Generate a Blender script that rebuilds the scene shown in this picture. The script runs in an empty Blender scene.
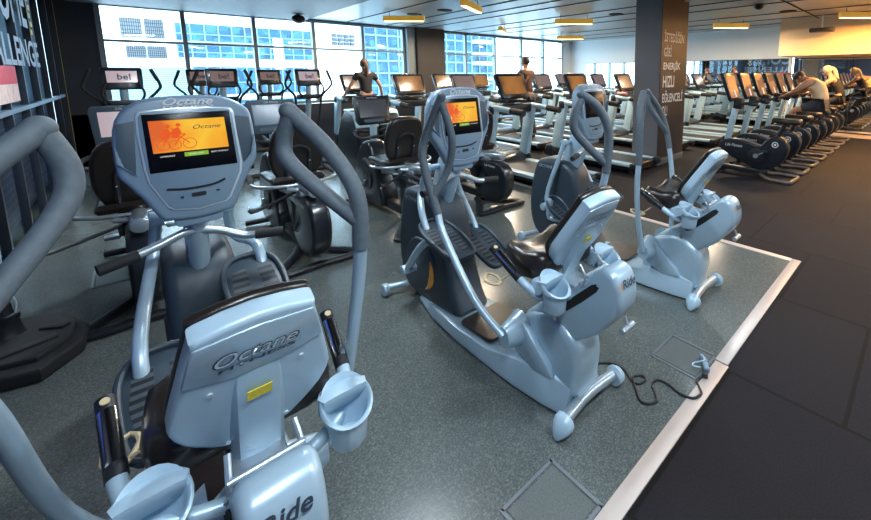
import bpy, bmesh, math, random
from mathutils import Vector, Matrix
random.seed(7)
scene = bpy.context.scene
COL = scene.collection
R = math.radians

# ------------------------------------------------------------------ camera
cam_data = bpy.data.cameras.new('camera')
cam = bpy.data.objects.new('camera', cam_data); COL.objects.link(cam)
cam_data.sensor_width = 36.0
cam_data.sensor_fit = 'HORIZONTAL'
cam_data.lens = 36.0 * 398.2 / 871.0
cam_data.shift_x = -(540.5 - 435.5) / 871.0
cam_data.shift_y = -(260.0 - 129.45) / 871.0
yaw, pitch, roll = R(45.6), R(7.89), R(0.077)
fw = Vector((math.sin(yaw)*math.cos(pitch), math.cos(yaw)*math.cos(pitch), -math.sin(pitch)))
rt = Vector((math.cos(yaw), -math.sin(yaw), 0)); dn = fw.cross(rt)
rt2 = math.cos(roll)*rt + math.sin(roll)*dn; dn2 = -math.sin(roll)*rt + math.cos(roll)*dn
up2 = -dn2
cam.matrix_world = Matrix(((rt2.x, up2.x, -fw.x, 0), (rt2.y, up2.y, -fw.y, 0), (rt2.z, up2.z, -fw.z, 1.6), (0, 0, 0, 1)))
cam_data.clip_start = 0.05; cam_data.clip_end = 300
scene.camera = cam

# ------------------------------------------------------------------ world, sun, exposure
w = bpy.data.worlds.new('sky'); scene.world = w; w.use_nodes = True
bg = w.node_tree.nodes['Background']
bg.inputs[0].default_value = (0.62, 0.83, 1.0, 1); bg.inputs[1].default_value = 7.0
sun = bpy.data.lights.new('sun', 'SUN'); sun.energy = 3.0; sun.angle = R(2); sun.color = (1, .97, .92)
so = bpy.data.objects.new('sun', sun); COL.objects.link(so); so.location = (0, -20, 30)
so.rotation_euler = Vector((0.35, 0.85, -0.75)).to_track_quat('-Z', 'Y').to_euler()
scene.view_settings.view_transform = 'Standard'
scene.view_settings.look = 'None'
scene.view_settings.exposure = 0.42
scene.view_settings.gamma = 1.0
scene.view_settings.use_curve_mapping = False
scene.cycles.use_denoising = True
scene.cycles.max_bounces = 8
scene.cycles.diffuse_bounces = 4
scene.cycles.glossy_bounces = 4
scene.cycles.sample_clamp_indirect = 6.0
LAMP_W = 55.0          # watts of each linear ceiling lamp

# ------------------------------------------------------------------ materials
def mat(name, color, rough=.5, metal=0., bump=0., bscale=200., var=0., vscale=20., emit=None, estr=0., coat=0., spec=None):
    m = bpy.data.materials.new(name); m.use_nodes = True
    nt = m.node_tree; b = nt.nodes['Principled BSDF']
    b.inputs['Base Color'].default_value = (*color, 1)
    b.inputs['Roughness'].default_value = rough; b.inputs['Metallic'].default_value = metal
    if coat: b.inputs['Coat Weight'].default_value = coat; b.inputs['Coat Roughness'].default_value = .15
    if spec is not None: b.inputs['Specular IOR Level'].default_value = spec
    if emit: b.inputs['Emission Color'].default_value = (*emit, 1); b.inputs['Emission Strength'].default_value = estr
    tc = nt.nodes.new('ShaderNodeTexCoord')
    if var:
        n = nt.nodes.new('ShaderNodeTexNoise'); n.inputs['Scale'].default_value = vscale; n.inputs['Detail'].default_value = 4
        nt.links.new(tc.outputs['Object'], n.inputs['Vector'])
        r = nt.nodes.new('ShaderNodeValToRGB'); r.color_ramp.elements[0].position = .3; r.color_ramp.elements[1].position = .7
        r.color_ramp.elements[0].color = (*[c*(1-var) for c in color], 1); r.color_ramp.elements[1].color = (*[min(1, c*(1+var)) for c in color], 1)
        nt.links.new(n.outputs['Fac'], r.inputs[0]); nt.links.new(r.outputs[0], b.inputs['Base Color'])
    if bump:
        n = nt.nodes.new('ShaderNodeTexNoise'); n.inputs['Scale'].default_value = bscale
        nt.links.new(tc.outputs['Object'], n.inputs['Vector'])
        bp = nt.nodes.new('ShaderNodeBump'); bp.inputs['Strength'].default_value = bump; bp.inputs['Distance'].default_value = .002
        nt.links.new(n.outputs['Fac'], bp.inputs['Height']); nt.links.new(bp.outputs[0], b.inputs['Normal'])
    return m

M = dict(
    silver=mat('silver_blue_paint', (.40, .55, .66), .33, .25, var=.05, vscale=6, coat=.3),
    shell=mat('pale_shell_plastic', (.42, .58, .70), .38, .1, bump=.15, bscale=900, coat=.2),
    slate=mat('slate_plastic', (.030, .048, .066), .42, bump=.2, bscale=700),
    hatch=mat('grey_hatch_frame', (.16, .18, .20), .5, .3, var=.1),
    cons=mat('console_grey_blue', (.20, .30, .40), .38, .1, bump=.1, bscale=900, coat=.2),
    consrim=mat('console_rim', (.60, .72, .80), .3, .4),
    pocket=mat('console_pocket', (.055, .09, .125), .5),
    foam=mat('grey_foam_grip', (.095, .125, .15), .55, bump=.4, bscale=800, var=.12, vscale=60),
    black=mat('black_plastic', (.012, .014, .018), .42, bump=.15, bscale=500),
    rubber=mat('black_rubber', (.012, .013, .015), .7, bump=.4, bscale=300),
    leather=mat('black_leather', (.016, .0125, .011), .28, bump=.3, bscale=250, coat=.2),
    steel=mat('brushed_steel', (.50, .58, .64), .3, .75, var=.06, vscale=30),
    chrome=mat('polished_chrome', (.75, .72, .68), .12, 1.0, var=.04, vscale=30),
    glass=mat('black_screen_glass', (.003, .004, .007), .22, spec=.2, coat=0, var=.2, vscale=3),
    orange=mat('orange_mark', (.75, .32, .05), .4, var=.1),
    logo=mat('dark_lettering', (.03, .045, .07), .4, var=.1),
    logow=mat('white_lettering', (.75, .78, .8), .4, var=.05),
    logob=mat('pale_blue_grey_lettering', (.30, .37, .47), .5, var=.15, vscale=3),
    logog=mat('grey_lettering', (.42, .48, .54), .4, var=.05),
    yellow=mat('yellow_sticker', (.80, .62, .04), .5, var=.12, vscale=150),
    pad=mat('platform_tread', (.045, .035, .032), .35, bump=.3, bscale=400),
    lfs=mat('light_blue_frame', (.40, .57, .68), .35, .2, var=.05, coat=.2),
    blackb=mat('satin_black_body', (.010, .014, .020), .3, coat=.3, var=.1, vscale=5),
    belt=mat('running_belt', (.02, .022, .025), .45, bump=.2, bscale=300),
    cream=mat('tan_rim', (.62, .50, .30), .5, var=.05),
)

def emis(name, nodesfn):
    m = bpy.data.materials.new(name); m.use_nodes = True; nt = m.node_tree; b = nt.nodes['Principled BSDF']
    b.inputs['Base Color'].default_value = (.01, .01, .01, 1); b.inputs['Roughness'].default_value = .15
    nodesfn(nt, b); return m
def grad(cols, strength, scale=6., axis='X', lo=-1, hi=1):
    def f(nt, b):
        tc = nt.nodes.new('ShaderNodeTexCoord'); n = nt.nodes.new('ShaderNodeTexNoise')
        n.inputs['Scale'].default_value = scale; n.inputs['Detail'].default_value = 5
        nt.links.new(tc.outputs['Object'], n.inputs['Vector'])
        sx = nt.nodes.new('ShaderNodeSeparateXYZ'); nt.links.new(tc.outputs['Object'], sx.inputs[0])
        mr = nt.nodes.new('ShaderNodeMapRange'); mr.inputs['From Min'].default_value = lo; mr.inputs['From Max'].default_value = hi
        nt.links.new(sx.outputs[axis], mr.inputs[0])
        a = nt.nodes.new('ShaderNodeMath'); a.operation = 'ADD'; nt.links.new(mr.outputs[0], a.inputs[0])
        ml = nt.nodes.new('ShaderNodeMath'); ml.operation = 'MULTIPLY_ADD'; ml.inputs[1].default_value = 1.1; ml.inputs[2].default_value = -.55
        nt.links.new(n.outputs['Fac'], ml.inputs[0]); nt.links.new(ml.outputs[0], a.inputs[1])
        r = nt.nodes.new('ShaderNodeValToRGB'); e = r.color_ramp.elements
        e[0].color = (*cols[0], 1); e[1].color = (*cols[-1], 1)
        for i, c in enumerate(cols[1:-1]): x = e.new((i+1)/(len(cols)-1)); x.color = (*c, 1)
        nt.links.new(a.outputs[0], r.inputs[0])
        nt.links.new(r.outputs[0], b.inputs['Emission Color']); b.inputs['Emission Strength'].default_value = strength
    return f
M['picture'] = emis('orange_screen_picture', grad([(.75, .13, .02), (.95, .36, .02), (1, .58, .04), (.95, .38, .02)], .70, 9, lo=-.13, hi=.13))
M['pictdark'] = emis('screen_silhouette', grad([(.62, .06, .01), (.72, .10, .01)], .9, 5))
M['green'] = emis('green_screen_button', grad([(.16, .33, .02), (.20, .40, .03)], .9, 5))
M['scrtext'] = emis('screen_text', grad([(.8, .8, .8), (.9, .9, .9)], .8, 5))
M['lfpink'] = emis('pale_pink_screen', grad([(.50, .40, .45), (.58, .46, .51)], .62, 3))
M['lfdim'] = emis('dim_blue_screen', grad([(.035, .075, .13), (.05, .10, .16)], .9, 3))
M['lfdark'] = emis('dark_grey_screen', grad([(.02, .025, .04), (.05, .05, .06)], .8, 3))
M['lforange'] = emis('amber_screen', grad([(.10, .05, .03), (.62, .26, .07), (.25, .11, .05)], .50, 4, lo=-.3, hi=.3))
M['lfrose'] = emis('rose_grey_screen', grad([(.13, .09, .09), (.24, .17, .16)], .8, 4))
M['lampwarm'] = emis('warm_lamp_diffuser', grad([(1, .72, .30), (1, .78, .36)], 6.0, 3))
M['lampfill'] = emis('cool_fill_lamp_diffuser', grad([(.8, .9, 1), (.85, .93, 1)], 4.0, 3))

# ------------------------------------------------------------------ mesh toolkit
def cr(pts, n=5, closed=False):
    P = [Vector(p) for p in pts]; out = []
    L = len(P); rng = L if closed else L-1
    for i in range(rng):
        if closed: a, b, c, d = P[(i-1) % L], P[i], P[(i+1) % L], P[(i+2) % L]
        else: a, b, c, d = P[max(i-1, 0)], P[i], P[i+1], P[min(i+2, L-1)]
        for k in range(n):
            t = k/n
            out.append(.5*((2*b)+(-a+c)*t+(2*a-5*b+4*c-d)*t*t+(-a+3*b-3*c+d)*t*t*t))
    if not closed: out.append(P[-1])
    return out

class MB:
    def __init__(s, off=(0, 0, 0)): s.bm = bmesh.new(); s.off = Vector(off)
    def _add(s, verts, faces, bev=0, seg=2):
        b = bmesh.new(); vs = [b.verts.new(v) for v in verts]
        for f in faces:
            try: b.faces.new([vs[i] for i in f])
            except ValueError: pass
        bmesh.ops.recalc_face_normals(b, faces=b.faces)
        if bev:
            b.edges.ensure_lookup_table()
            es = [e for e in b.edges if len(e.link_faces) == 2 and e.calc_face_angle(0) > R(35)]
            bmesh.ops.bevel(b, geom=es, offset=bev, segments=seg, profile=.5, affect='EDGES', clamp_overlap=True)
        me = bpy.data.meshes.new('t'); b.to_mesh(me); b.free(); s.bm.from_mesh(me); bpy.data.meshes.remove(me)
        return s
    def box(s, c, d, rot=None, bev=0, seg=2):
        c = Vector(c); Rm = Matrix.Identity(3) if rot is None else (rot if isinstance(rot, Matrix) else Matrix.Rotation(R(rot[0]), 3, rot[1]))
        v = [c + Rm @ Vector((x*d[0]/2, y*d[1]/2, z*d[2]/2)) for x in (-1, 1) for y in (-1, 1) for z in (-1, 1)]
        return s._add(v, [(0, 1, 3, 2), (4, 6, 7, 5), (0, 4, 5, 1), (2, 3, 7, 6), (0, 2, 6, 4), (1, 5, 7, 3)], bev, seg)
    def beam(s, a, b, w, h, upv=(0, 0, 1), bev=0):
        a, b = Vector(a), Vector(b); d = (b-a); L = d.length; d.normalize(); u = Vector(upv)
        sx = d.cross(u).normalized(); u = sx.cross(d)
        Rm = Matrix((sx, d, u)).transposed()
        return s.box((a+b)/2, (w, L, h), Rm, bev)
    def tube(s, pts, r, seg=10, n=4, closed=False, sq=1.0):
        P = cr(pts, n, closed) if (len(pts) > 2 and n > 1) else [Vector(p) for p in pts]
        m = len(P); 
        if isinstance(r, (int, float)): rs = [r]*m
        else:
            k = len(r); rs = []
            for i in range(m):
                t = i/(m-1)*(k-1); j = min(int(t), k-2); rs.append(r[j]*(1-(t-j))+r[j+1]*(t-j))
        verts = []; prev = None
        for i, p in enumerate(P):
            a = P[(i-1) % m] if (closed or i > 0) else p; c = P[(i+1) % m] if (closed or i < m-1) else p
            t = (c-a).normalized()
            if prev is None:
                u = Vector((0, 0, 1)) if abs(t.z) < .9 else Vector((1, 0, 0)); u = (u - u.dot(t)*t).normalized()
            else: u = (prev - prev.dot(t)*t).normalized()
            prev = u; v = t.cross(u)
            for j in range(seg):
                an = 2*math.pi*j/seg; verts.append(p + rs[i]*(math.cos(an)*u*sq + math.sin(an)*v))
        faces = []
        for i in range(m if closed else m-1):
            for j in range(seg):
                a = i*seg+j; b_ = i*seg+(j+1) % seg; c = ((i+1) % m)*seg+(j+1) % seg; d = ((i+1) % m)*seg+j
                faces.append((a, b_, c, d))
        if not closed: faces += [tuple(range(seg))[::-1], tuple(range((m-1)*seg, m*seg))]
        return s._add(verts, faces)
    def cyl(s, a, b, r, r2=None, seg=20, bev=0):
        a, b = Vector(a), Vector(b); d = (b-a).normalized(); u = Vector((0, 0, 1)) if abs(d.z) < .9 else Vector((1, 0, 0))
        u = (u-u.dot(d)*d).normalized(); v = d.cross(u); r2 = r if r2 is None else r2
        verts = [a + r*(math.cos(2*math.pi*j/seg)*u+math.sin(2*math.pi*j/seg)*v) for j in range(seg)] + [b + r2*(math.cos(2*math.pi*j/seg)*u+math.sin(2*math.pi*j/seg)*v) for j in range(seg)]
        faces = [(j, (j+1) % seg, seg+(j+1) % seg, seg+j) for j in range(seg)] + [tuple(range(seg))[::-1], tuple(range(seg, 2*seg))]
        return s._add(verts, faces, bev)
    def prism(s, poly, a, b, axis='x', bev=0, smooth=0, frame=None, seg=2, taper=None):
        """poly in the plane across axis; for x: (y,z); y: (x,z); z: (x,y). frame=(o,u,v,n) overrides"""
        if smooth: poly = [(p.x, p.y) for p in cr([(q[0], q[1], 0) for q in poly], smooth, True)]
        n = len(poly)
        def pt(q, t):
            if frame: o, u, v, nn = [Vector(k) for k in frame]; return o+q[0]*u+q[1]*v+t*nn
            return Vector({'x': (t, q[0], q[1]), 'y': (q[0], t, q[1]), 'z': (q[0], q[1], t)}[axis])
        if taper:   # rounded edge profile made of inset rings
            cx = sum(q[0] for q in poly)/n; cy = sum(q[1] for q in poly)/n
            A = sum(poly[i][0]*poly[(i+1) % n][1]-poly[(i+1) % n][0]*poly[i][1] for i in range(n))
            sg = 1 if A > 0 else -1; nor = []
            for i in range(n):
                e1 = Vector((poly[i][0]-poly[i-1][0], poly[i][1]-poly[i-1][1])); e2 = Vector((poly[(i+1) % n][0]-poly[i][0], poly[(i+1) % n][1]-poly[i][1]))
                if e1.length > 0: e1.normalize()
                if e2.length > 0: e2.normalize()
                t = e1+e2
                if t.length > 0: t.normalize()
                nor.append(Vector((t.y, -t.x))*sg)
            K = 4; rings = []
            for k in range(K+1):
                an = math.pi/2*k/K; rings.append((a+taper*(1-math.sin(an)), taper*(1-math.cos(math.pi/2-an)) if False else taper*(1-math.sin(an))))
            prof = [(a+taper*(1-math.cos(math.pi/2*k/K)), taper*(1-math.sin(math.pi/2*k/K))) for k in range(K+1)]
            prof = prof + [(b-(t-a), i_) for t, i_ in prof[::-1]]
            verts = []; 
            for t, ins in prof:
                for i in range(n):
                    verts.append(pt((poly[i][0]-nor[i].x*ins, poly[i][1]-nor[i].y*ins), t))
            faces = []
            for k in range(len(prof)-1):
                for i in range(n): faces.append((k*n+i, k*n+(i+1) % n, (k+1)*n+(i+1) % n, (k+1)*n+i))
            faces += [tuple(range(n))[::-1], tuple(range((len(prof)-1)*n, len(prof)*n))]
            return s._add(verts, faces)
        verts = [pt(q, a) for q in poly]+[pt(q, b) for q in poly]
        faces = [(i, (i+1) % n, n+(i+1) % n, n+i) for i in range(n)]+[tuple(range(n))[::-1], tuple(range(n, 2*n))]
        return s._add(verts, faces, bev, seg)
    def loft(s, rings, cap=True):
        n = len(rings[0]); verts = [Vector(p) for r in rings for p in r]; faces = []
        for k in range(len(rings)-1):
            for i in range(n): faces.append((k*n+i, k*n+(i+1) % n, (k+1)*n+(i+1) % n, (k+1)*n+i))
        if cap: faces += [tuple(range(n))[::-1], tuple(range((len(rings)-1)*n, len(rings)*n))]
        return s._add(verts, faces)
    def ell(s, c, r, rot=None, seg=16):
        b = bmesh.new(); bmesh.ops.create_uvsphere(b, u_segments=seg, v_segments=seg//2+2, radius=1)
        Rm = Matrix.Identity(3) if rot is None else Matrix.Rotation(R(rot[0]), 3, rot[1])
        for v in b.verts: v.co = Vector(c)+Rm @ Vector((v.co.x*r[0], v.co.y*r[1], v.co.z*r[2]))
        me = bpy.data.meshes.new('t'); b.to_mesh(me); b.free(); s.bm.from_mesh(me); bpy.data.meshes.remove(me); return s
    def lathe(s, prof, o=(0, 0, 0), seg=24, sx=1, sy=1, closed=False):
        """prof: (r,z) list"""
        rings = [[(o[0]+r*sx*math.cos(2*math.pi*j/seg), o[1]+r*sy*math.sin(2*math.pi*j/seg), o[2]+z) for j in range(seg)] for r, z in prof]
        return s.loft(rings, cap=not closed)
    def build(s, name, m, parent=None, ang=38):
        if s.off.length: bmesh.ops.translate(s.bm, verts=s.bm.verts, vec=s.off)
        me = bpy.data.meshes.new(name); s.bm.to_mesh(me); s.bm.free()
        me.materials.append(M[m] if isinstance(m, str) else m)
        for p in me.polygons: p.use_smooth = True
        me.set_sharp_from_angle(angle=R(ang))
        o = bpy.data.objects.new(name, me); COL.objects.link(o)
        if parent is not None: o.parent = parent
        return o

def rrect(w_, h_, r, k=4, cx=0, cy=0):
    out = []
    for sx, sy, a0 in ((1, 1, 0), (-1, 1, 90), (-1, -1, 180), (1, -1, 270)):
        for i in range(k+1):
            a = R(a0+90*i/k); out.append((cx+sx*(w_/2-r)+r*math.cos(a), cy+sy*(h_/2-r)+r*math.sin(a)))
    return out

def text(s, h, width, m, parent, o, u, v, name='lettering', ext=.0015, shear=0., align='CENTER', bold=0.):
    """lettering of cap height h fitted into width, at o, running along u, upright along v"""
    cu = bpy.data.curves.new('txt', 'FONT'); cu.body = s; cu.size = 1; cu.shear = shear; cu.align_x = align; cu.extrude = 0; cu.offset = bold
    cu.resolution_u = 3
    ob = bpy.data.objects.new('txt', cu)
    me = bpy.data.meshes.new_from_object(ob); bpy.data.objects.remove(ob); bpy.data.curves.remove(cu)
    xs = [q.co.x for q in me.vertices]; ys = [q.co.y for q in me.vertices]
    x0, x1, y0, y1 = min(xs), max(xs), min(ys), max(ys)
    u, v, o = Vector(u).normalized(), Vector(v).normalized(), Vector(o); n = u.cross(v)
    for q in me.vertices:
        a = (q.co.x-(x0+x1)/2)/(x1-x0)*width; b = (q.co.y-(y0+y1)/2)/(y1-y0)*h
        q.co = o+a*u+b*v+n*ext
    me.materials.clear(); me.materials.append(M[m])
    ob = bpy.data.objects.new(name, me); COL.objects.link(ob); ob.parent = parent
    return ob

def thing(name, label, cat, loc=(0, 0, 0), rz=0, group=None):
    o = bpy.data.objects.new(name, None); COL.objects.link(o); o.location = loc; o.rotation_euler = (0, 0, rz)
    o.empty_display_size = .1
    o['label'] = label; o['category'] = cat
    if group: o['group'] = group
    return o
def tag(o, label, cat, group=None, kind=None):
    o['label'] = label; o['category'] = cat
    if group: o['group'] = group
    if kind: o['kind'] = kind
    return o
def struct(o): o['kind'] = 'structure'; return o
def dup(root, loc, label=None, skip=()):
    r = root.copy(); COL.objects.link(r); r.location = loc
    if label: r['label'] = label
    for ch in list(root.children):
        if ch.get('skip_copy'): continue
        c = ch.copy(); COL.objects.link(c); c.parent = r
        for g in list(ch.children):
            if g.get('skip_copy'): continue
            d = g.copy(); COL.objects.link(d); d.parent = c
    return r

# ------------------------------------------------------------------ room shell
H = 2.9
XL, XR, YW, YB, XM = -0.81, 12.65, 10.65, -4.0, 13.2
def floor_mat():
    m = bpy.data.materials.new('rubber_floor_tiles'); m.use_nodes = True; nt = m.node_tree; b = nt.nodes['Principled BSDF']
    g = nt.nodes.new('ShaderNodeNewGeometry'); mp = nt.nodes.new('ShaderNodeMapping'); mp.inputs['Location'].default_value = (-.12, .36, 0)
    nt.links.new(g.outputs['Position'], mp.inputs['Vector'])
    br = nt.nodes.new('ShaderNodeTexBrick'); br.offset = .5; br.inputs['Scale'].default_value = 1.0
    br.inputs['Mortar Size'].default_value = .010; br.inputs['Brick Width'].default_value = 1.0; br.inputs['Row Height'].default_value = 1.0
    br.inputs['Color1'].default_value = (.0085, .0075, .010, 1); br.inputs['Color2'].default_value = (.0105, .0092, .012, 1); br.inputs['Mortar'].default_value = (.002, .002, .002, 1)
    sw = nt.nodes.new('ShaderNodeMapping'); sw.inputs['Rotation'].default_value = (0, 0, R(90)); nt.links.new(mp.outputs[0], sw.inputs['Vector'])
    nt.links.new(sw.outputs[0], br.inputs['Vector'])
    n = nt.nodes.new('ShaderNodeTexNoise'); n.inputs['Scale'].default_value = 180; n.inputs['Detail'].default_value = 3
    nt.links.new(g.outputs['Position'], n.inputs['Vector'])
    n2 = nt.nodes.new('ShaderNodeTexNoise'); n2.inputs['Scale'].default_value = 1.3; nt.links.new(g.outputs['Position'], n2.inputs['Vector'])
    mx = nt.nodes.new('ShaderNodeMix'); mx.data_type = 'RGBA'; mx.blend_type = 'MULTIPLY'; mx.inputs[0].default_value = 1
    r = nt.nodes.new('ShaderNodeValToRGB'); r.color_ramp.elements[0].position = .35; r.color_ramp.elements[1].position = .7
    r.color_ramp.elements[0].color = (.62, .62, .66, 1); r.color_ramp.elements[1].color = (1.6, 1.6, 1.7, 1)
    nt.links.new(n.outputs['Fac'], r.inputs[0]); nt.links.new(br.outputs['Color'], mx.inputs[6]); nt.links.new(r.outputs[0], mx.inputs[7])
    nt.links.new(mx.outputs[2], b.inputs['Base Color'])
    b.inputs['Roughness'].default_value = .8; b.inputs['Specular IOR Level'].default_value = .25
    bp = nt.nodes.new('ShaderNodeBump'); bp.inputs['Strength'].default_value = .5; bp.inputs['Distance'].default_value = .003
    nt.links.new(n.outputs['Fac'], bp.inputs['Height']); nt.links.new(bp.outputs[0], b.inputs['Normal'])
    return m
def vinyl_mat():
    m = bpy.data.materials.new('speckled_vinyl'); m.use_nodes = True; nt = m.node_tree; b = nt.nodes['Principled BSDF']
    g = nt.nodes.new('ShaderNodeNewGeometry')
    n = nt.nodes.new('ShaderNodeTexNoise'); n.inputs['Scale'].default_value = 150; n.inputs['Detail'].default_value = 3; nt.links.new(g.outputs['Position'], n.inputs['Vector'])
    r = nt.nodes.new('ShaderNodeValToRGB'); e = r.color_ramp.elements; e[0].position = .32; e[1].position = .72
    e[0].color = (.072, .086, .085, 1); e[1].color = (.20, .22, .205, 1); x = e.new(.52); x.color = (.108, .124, .121, 1)
    nt.links.new(n.outputs['Fac'], r.inputs[0])
    n2 = nt.nodes.new('ShaderNodeTexNoise'); n2.inputs['Scale'].default_value = 1.1; n2.inputs['Detail'].default_value = 6; nt.links.new(g.outputs['Position'], n2.inputs['Vector'])
    r2 = nt.nodes.new('ShaderNodeValToRGB'); r2.color_ramp.elements[0].position = .35; r2.color_ramp.elements[1].position = .68
    r2.color_ramp.elements[0].color = (.86, .88, .9, 1); r2.color_ramp.elements[1].color = (1.1, 1.08, 1.05, 1); nt.links.new(n2.outputs['Fac'], r2.inputs[0])
    mx = nt.nodes.new('ShaderNodeMix'); mx.data_type = 'RGBA'; mx.blend_type = 'MULTIPLY'; mx.inputs[0].default_value = 1
    nt.links.new(r.outputs[0], mx.inputs[6]); nt.links.new(r2.outputs[0], mx.inputs[7]); nt.links.new(mx.outputs[2], b.inputs['Base Color'])
    mr = nt.nodes.new('ShaderNodeMapRange'); mr.inputs['To Min'].default_value = .16; mr.inputs['To Max'].default_value = .34
    nt.links.new(n2.outputs['Fac'], mr.inputs[0]); nt.links.new(mr.outputs[0], b.inputs['Roughness'])
    bp = nt.nodes.new('ShaderNodeBump'); bp.inputs['Strength'].default_value = .08; bp.inputs['Distance'].default_value = .001
    nt.links.new(n.outputs['Fac'], bp.inputs['Height']); nt.links.new(bp.outputs[0], b.inputs['Normal'])
    return m
M['floor'] = floor_mat(); M['vinyl'] = vinyl_mat()
M['vinyl_cover'] = mat('vinyl_box_lid', (.105, .120, .117), .4, var=.25, vscale=150)
M['trim'] = mat('aluminium_strip', (.55, .47, .43), .4, .2, var=.05, vscale=8)
M['wall_dark'] = mat('dark_slate_wall', (.034, .042, .058), .6, var=.1, vscale=2)
M['wall_white'] = mat('white_wall_paint', (.74, .79, .82), .7, var=.02, vscale=1.5)
M['pillar_grey'] = mat('grey_pillar_paint', (.12, .13, .15), .55, var=.06, vscale=2)
M['pillar_brown'] = mat('brown_pillar_paint', (.045, .036, .036), .5, var=.08, vscale=2)
M['frame'] = mat('window_frame_grey', (.22, .27, .30), .4, .3, var=.05)
M['ceil'] = mat('ceiling_panels', (.40, .43, .45), .36, .25, var=.10, vscale=.8)
M['ceil_dark'] = mat('dark_ceiling_paint', (.03, .04, .055), .5, var=.1, vscale=1)
M['gap'] = mat('black_shadow_gap', (.01, .01, .012), .8, var=.1)
M['mirror'] = mat('mirror_glass', (.80, .84, .86), .02, 1.0)
M['wood'] = mat('pale_wood_floor', (.58, .44, .33), .4, var=.08, vscale=3)

struct(MB().box(((XL+15)/2, (YB+YW)/2, -.05), (15.2-XL+1.0, YW-YB+.4, .1)).build('floor', 'floor'))
struct(MB().box(((XL+3.82)/2, (.70+YW)/2, .002), (3.82-XL, YW-.70, .004)).build('floor', 'vinyl'))
struct(MB().box((12.98, -.4, .002), (.72, 6.4, .004)).build('floor', 'wood'))
t = MB(); t.box(((2.15+3.87)/2, .695, .006), (3.87-2.15, .07, .008), bev=.002); t.box(((XL+2.14)/2, .688, .006), (2.14-XL, .072, .008), bev=.002); struct(t.build('trim_1', 'trim'))
t = MB(); t.box((3.84, (.73+7.6)/2, .006), (.07, 7.6-.73, .008), bev=.002); struct(t.build('trim_2', 'trim'))
# ceiling
struct(MB().box(((2.95+14.2)/2, (YB+YW)/2, H+.05), (14.2-2.95, YW-YB, .1)).build('ceiling', 'ceil'))
struct(MB().box(((XL-.5+2.95)/2, (YB+YW)/2, H+.0), (2.95-XL+.5, YW-YB+.4, .12)).build('ceiling', 'ceil_dark'))
t = MB()
for x in (3.9, 4.9, 5.45, 5.93, 6.98, 7.7, 8.45, 9.9, 10.9, 11.9): t.box((x, 4.9 if x < 8 else 4.4, H-.004), (.035, 11.2, .012))
t.box((8.6, 2.05, H-.004), (9, .03, .012))
struct(t.build('trim_3', 'gap'))
# window wall
WZ0, WZ1, WZM = .93, 2.87, 2.215
t = MB()
t.box(((XL-.3)/2, YW+.1, H/2), (-.3-XL, .2, H)); t.box(((XL+XR)/2, YW+.1, .45), (XR-XL, .2, .9)); t.box(((XL+XR)/2, YW+.1, 2.92), (XR-XL, .2, .1))
struct(t.build('wall_windows', 'wall_dark'))
struct(MB().box((6.15, YW-.02, H/2), (.88, .44, H)).build('wall_pier', 'pillar_brown'))
struct(MB().box((12.37, YW+.08, H/2), (.62, .2, H)).build('wall_corner', 'wall_white'))
M['pane'] = bpy.data.materials.new('window_glass'); M['pane'].use_nodes = True
nt = M['pane'].node_tree; nt.nodes.clear(); o_ = nt.nodes.new('ShaderNodeOutputMaterial'); mx = nt.nodes.new('ShaderNodeMixShader'); tr = nt.nodes.new('ShaderNodeBsdfTransparent'); gl = nt.nodes.new('ShaderNodeBsdfGlossy')
tr.inputs[0].default_value = (.88, .96, 1, 1); gl.inputs['Roughness'].default_value = .02; mx.inputs[0].default_value = .05
nt.links.new(tr.outputs[0], mx.inputs[1]); nt.links.new(gl.outputs[0], mx.inputs[2]); nt.links.new(mx.outputs[0], o_.inputs[0])
def window(n, xs, z0=WZ0, z1=WZ1):
    t = MB(); w_ = .07
    t.box(((xs[0]+xs[-1])/2, YW+.03, z1-.02), (xs[-1]-xs[0], .1, .06)); t.box(((xs[0]+xs[-1])/2, YW+.03, z0+.02), (xs[-1]-xs[0], .14, .06))
    t.box(((xs[0]+xs[-1])/2, YW+.03, WZM), (xs[-1]-xs[0], .08, .045))
    for x in xs: t.box((x, YW+.03, (z0+z1)/2), (w_, .12, z1-z0))
    f = struct(t.build('window_%d' % n, 'frame'))
    for a, b in zip(xs[:-1], xs[1:]):
        MB().box(((a+b)/2, YW+.05, (z0+z1)/2), (b-a-.06, .008, z1-z0-.06)).build('pane', 'pane', f)
window(1, [-.3, .83, 1.98, 3.15, 4.3, 5.42]); struct(MB().box((5.58, YW+.0, (WZ0+WZ1)/2), (.24, .3, WZ1-WZ0)).build('trim_4', 'frame'))
window(2, [6.6, 7.5, 8.68, 9.9, 11.02, 12.1])
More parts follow.
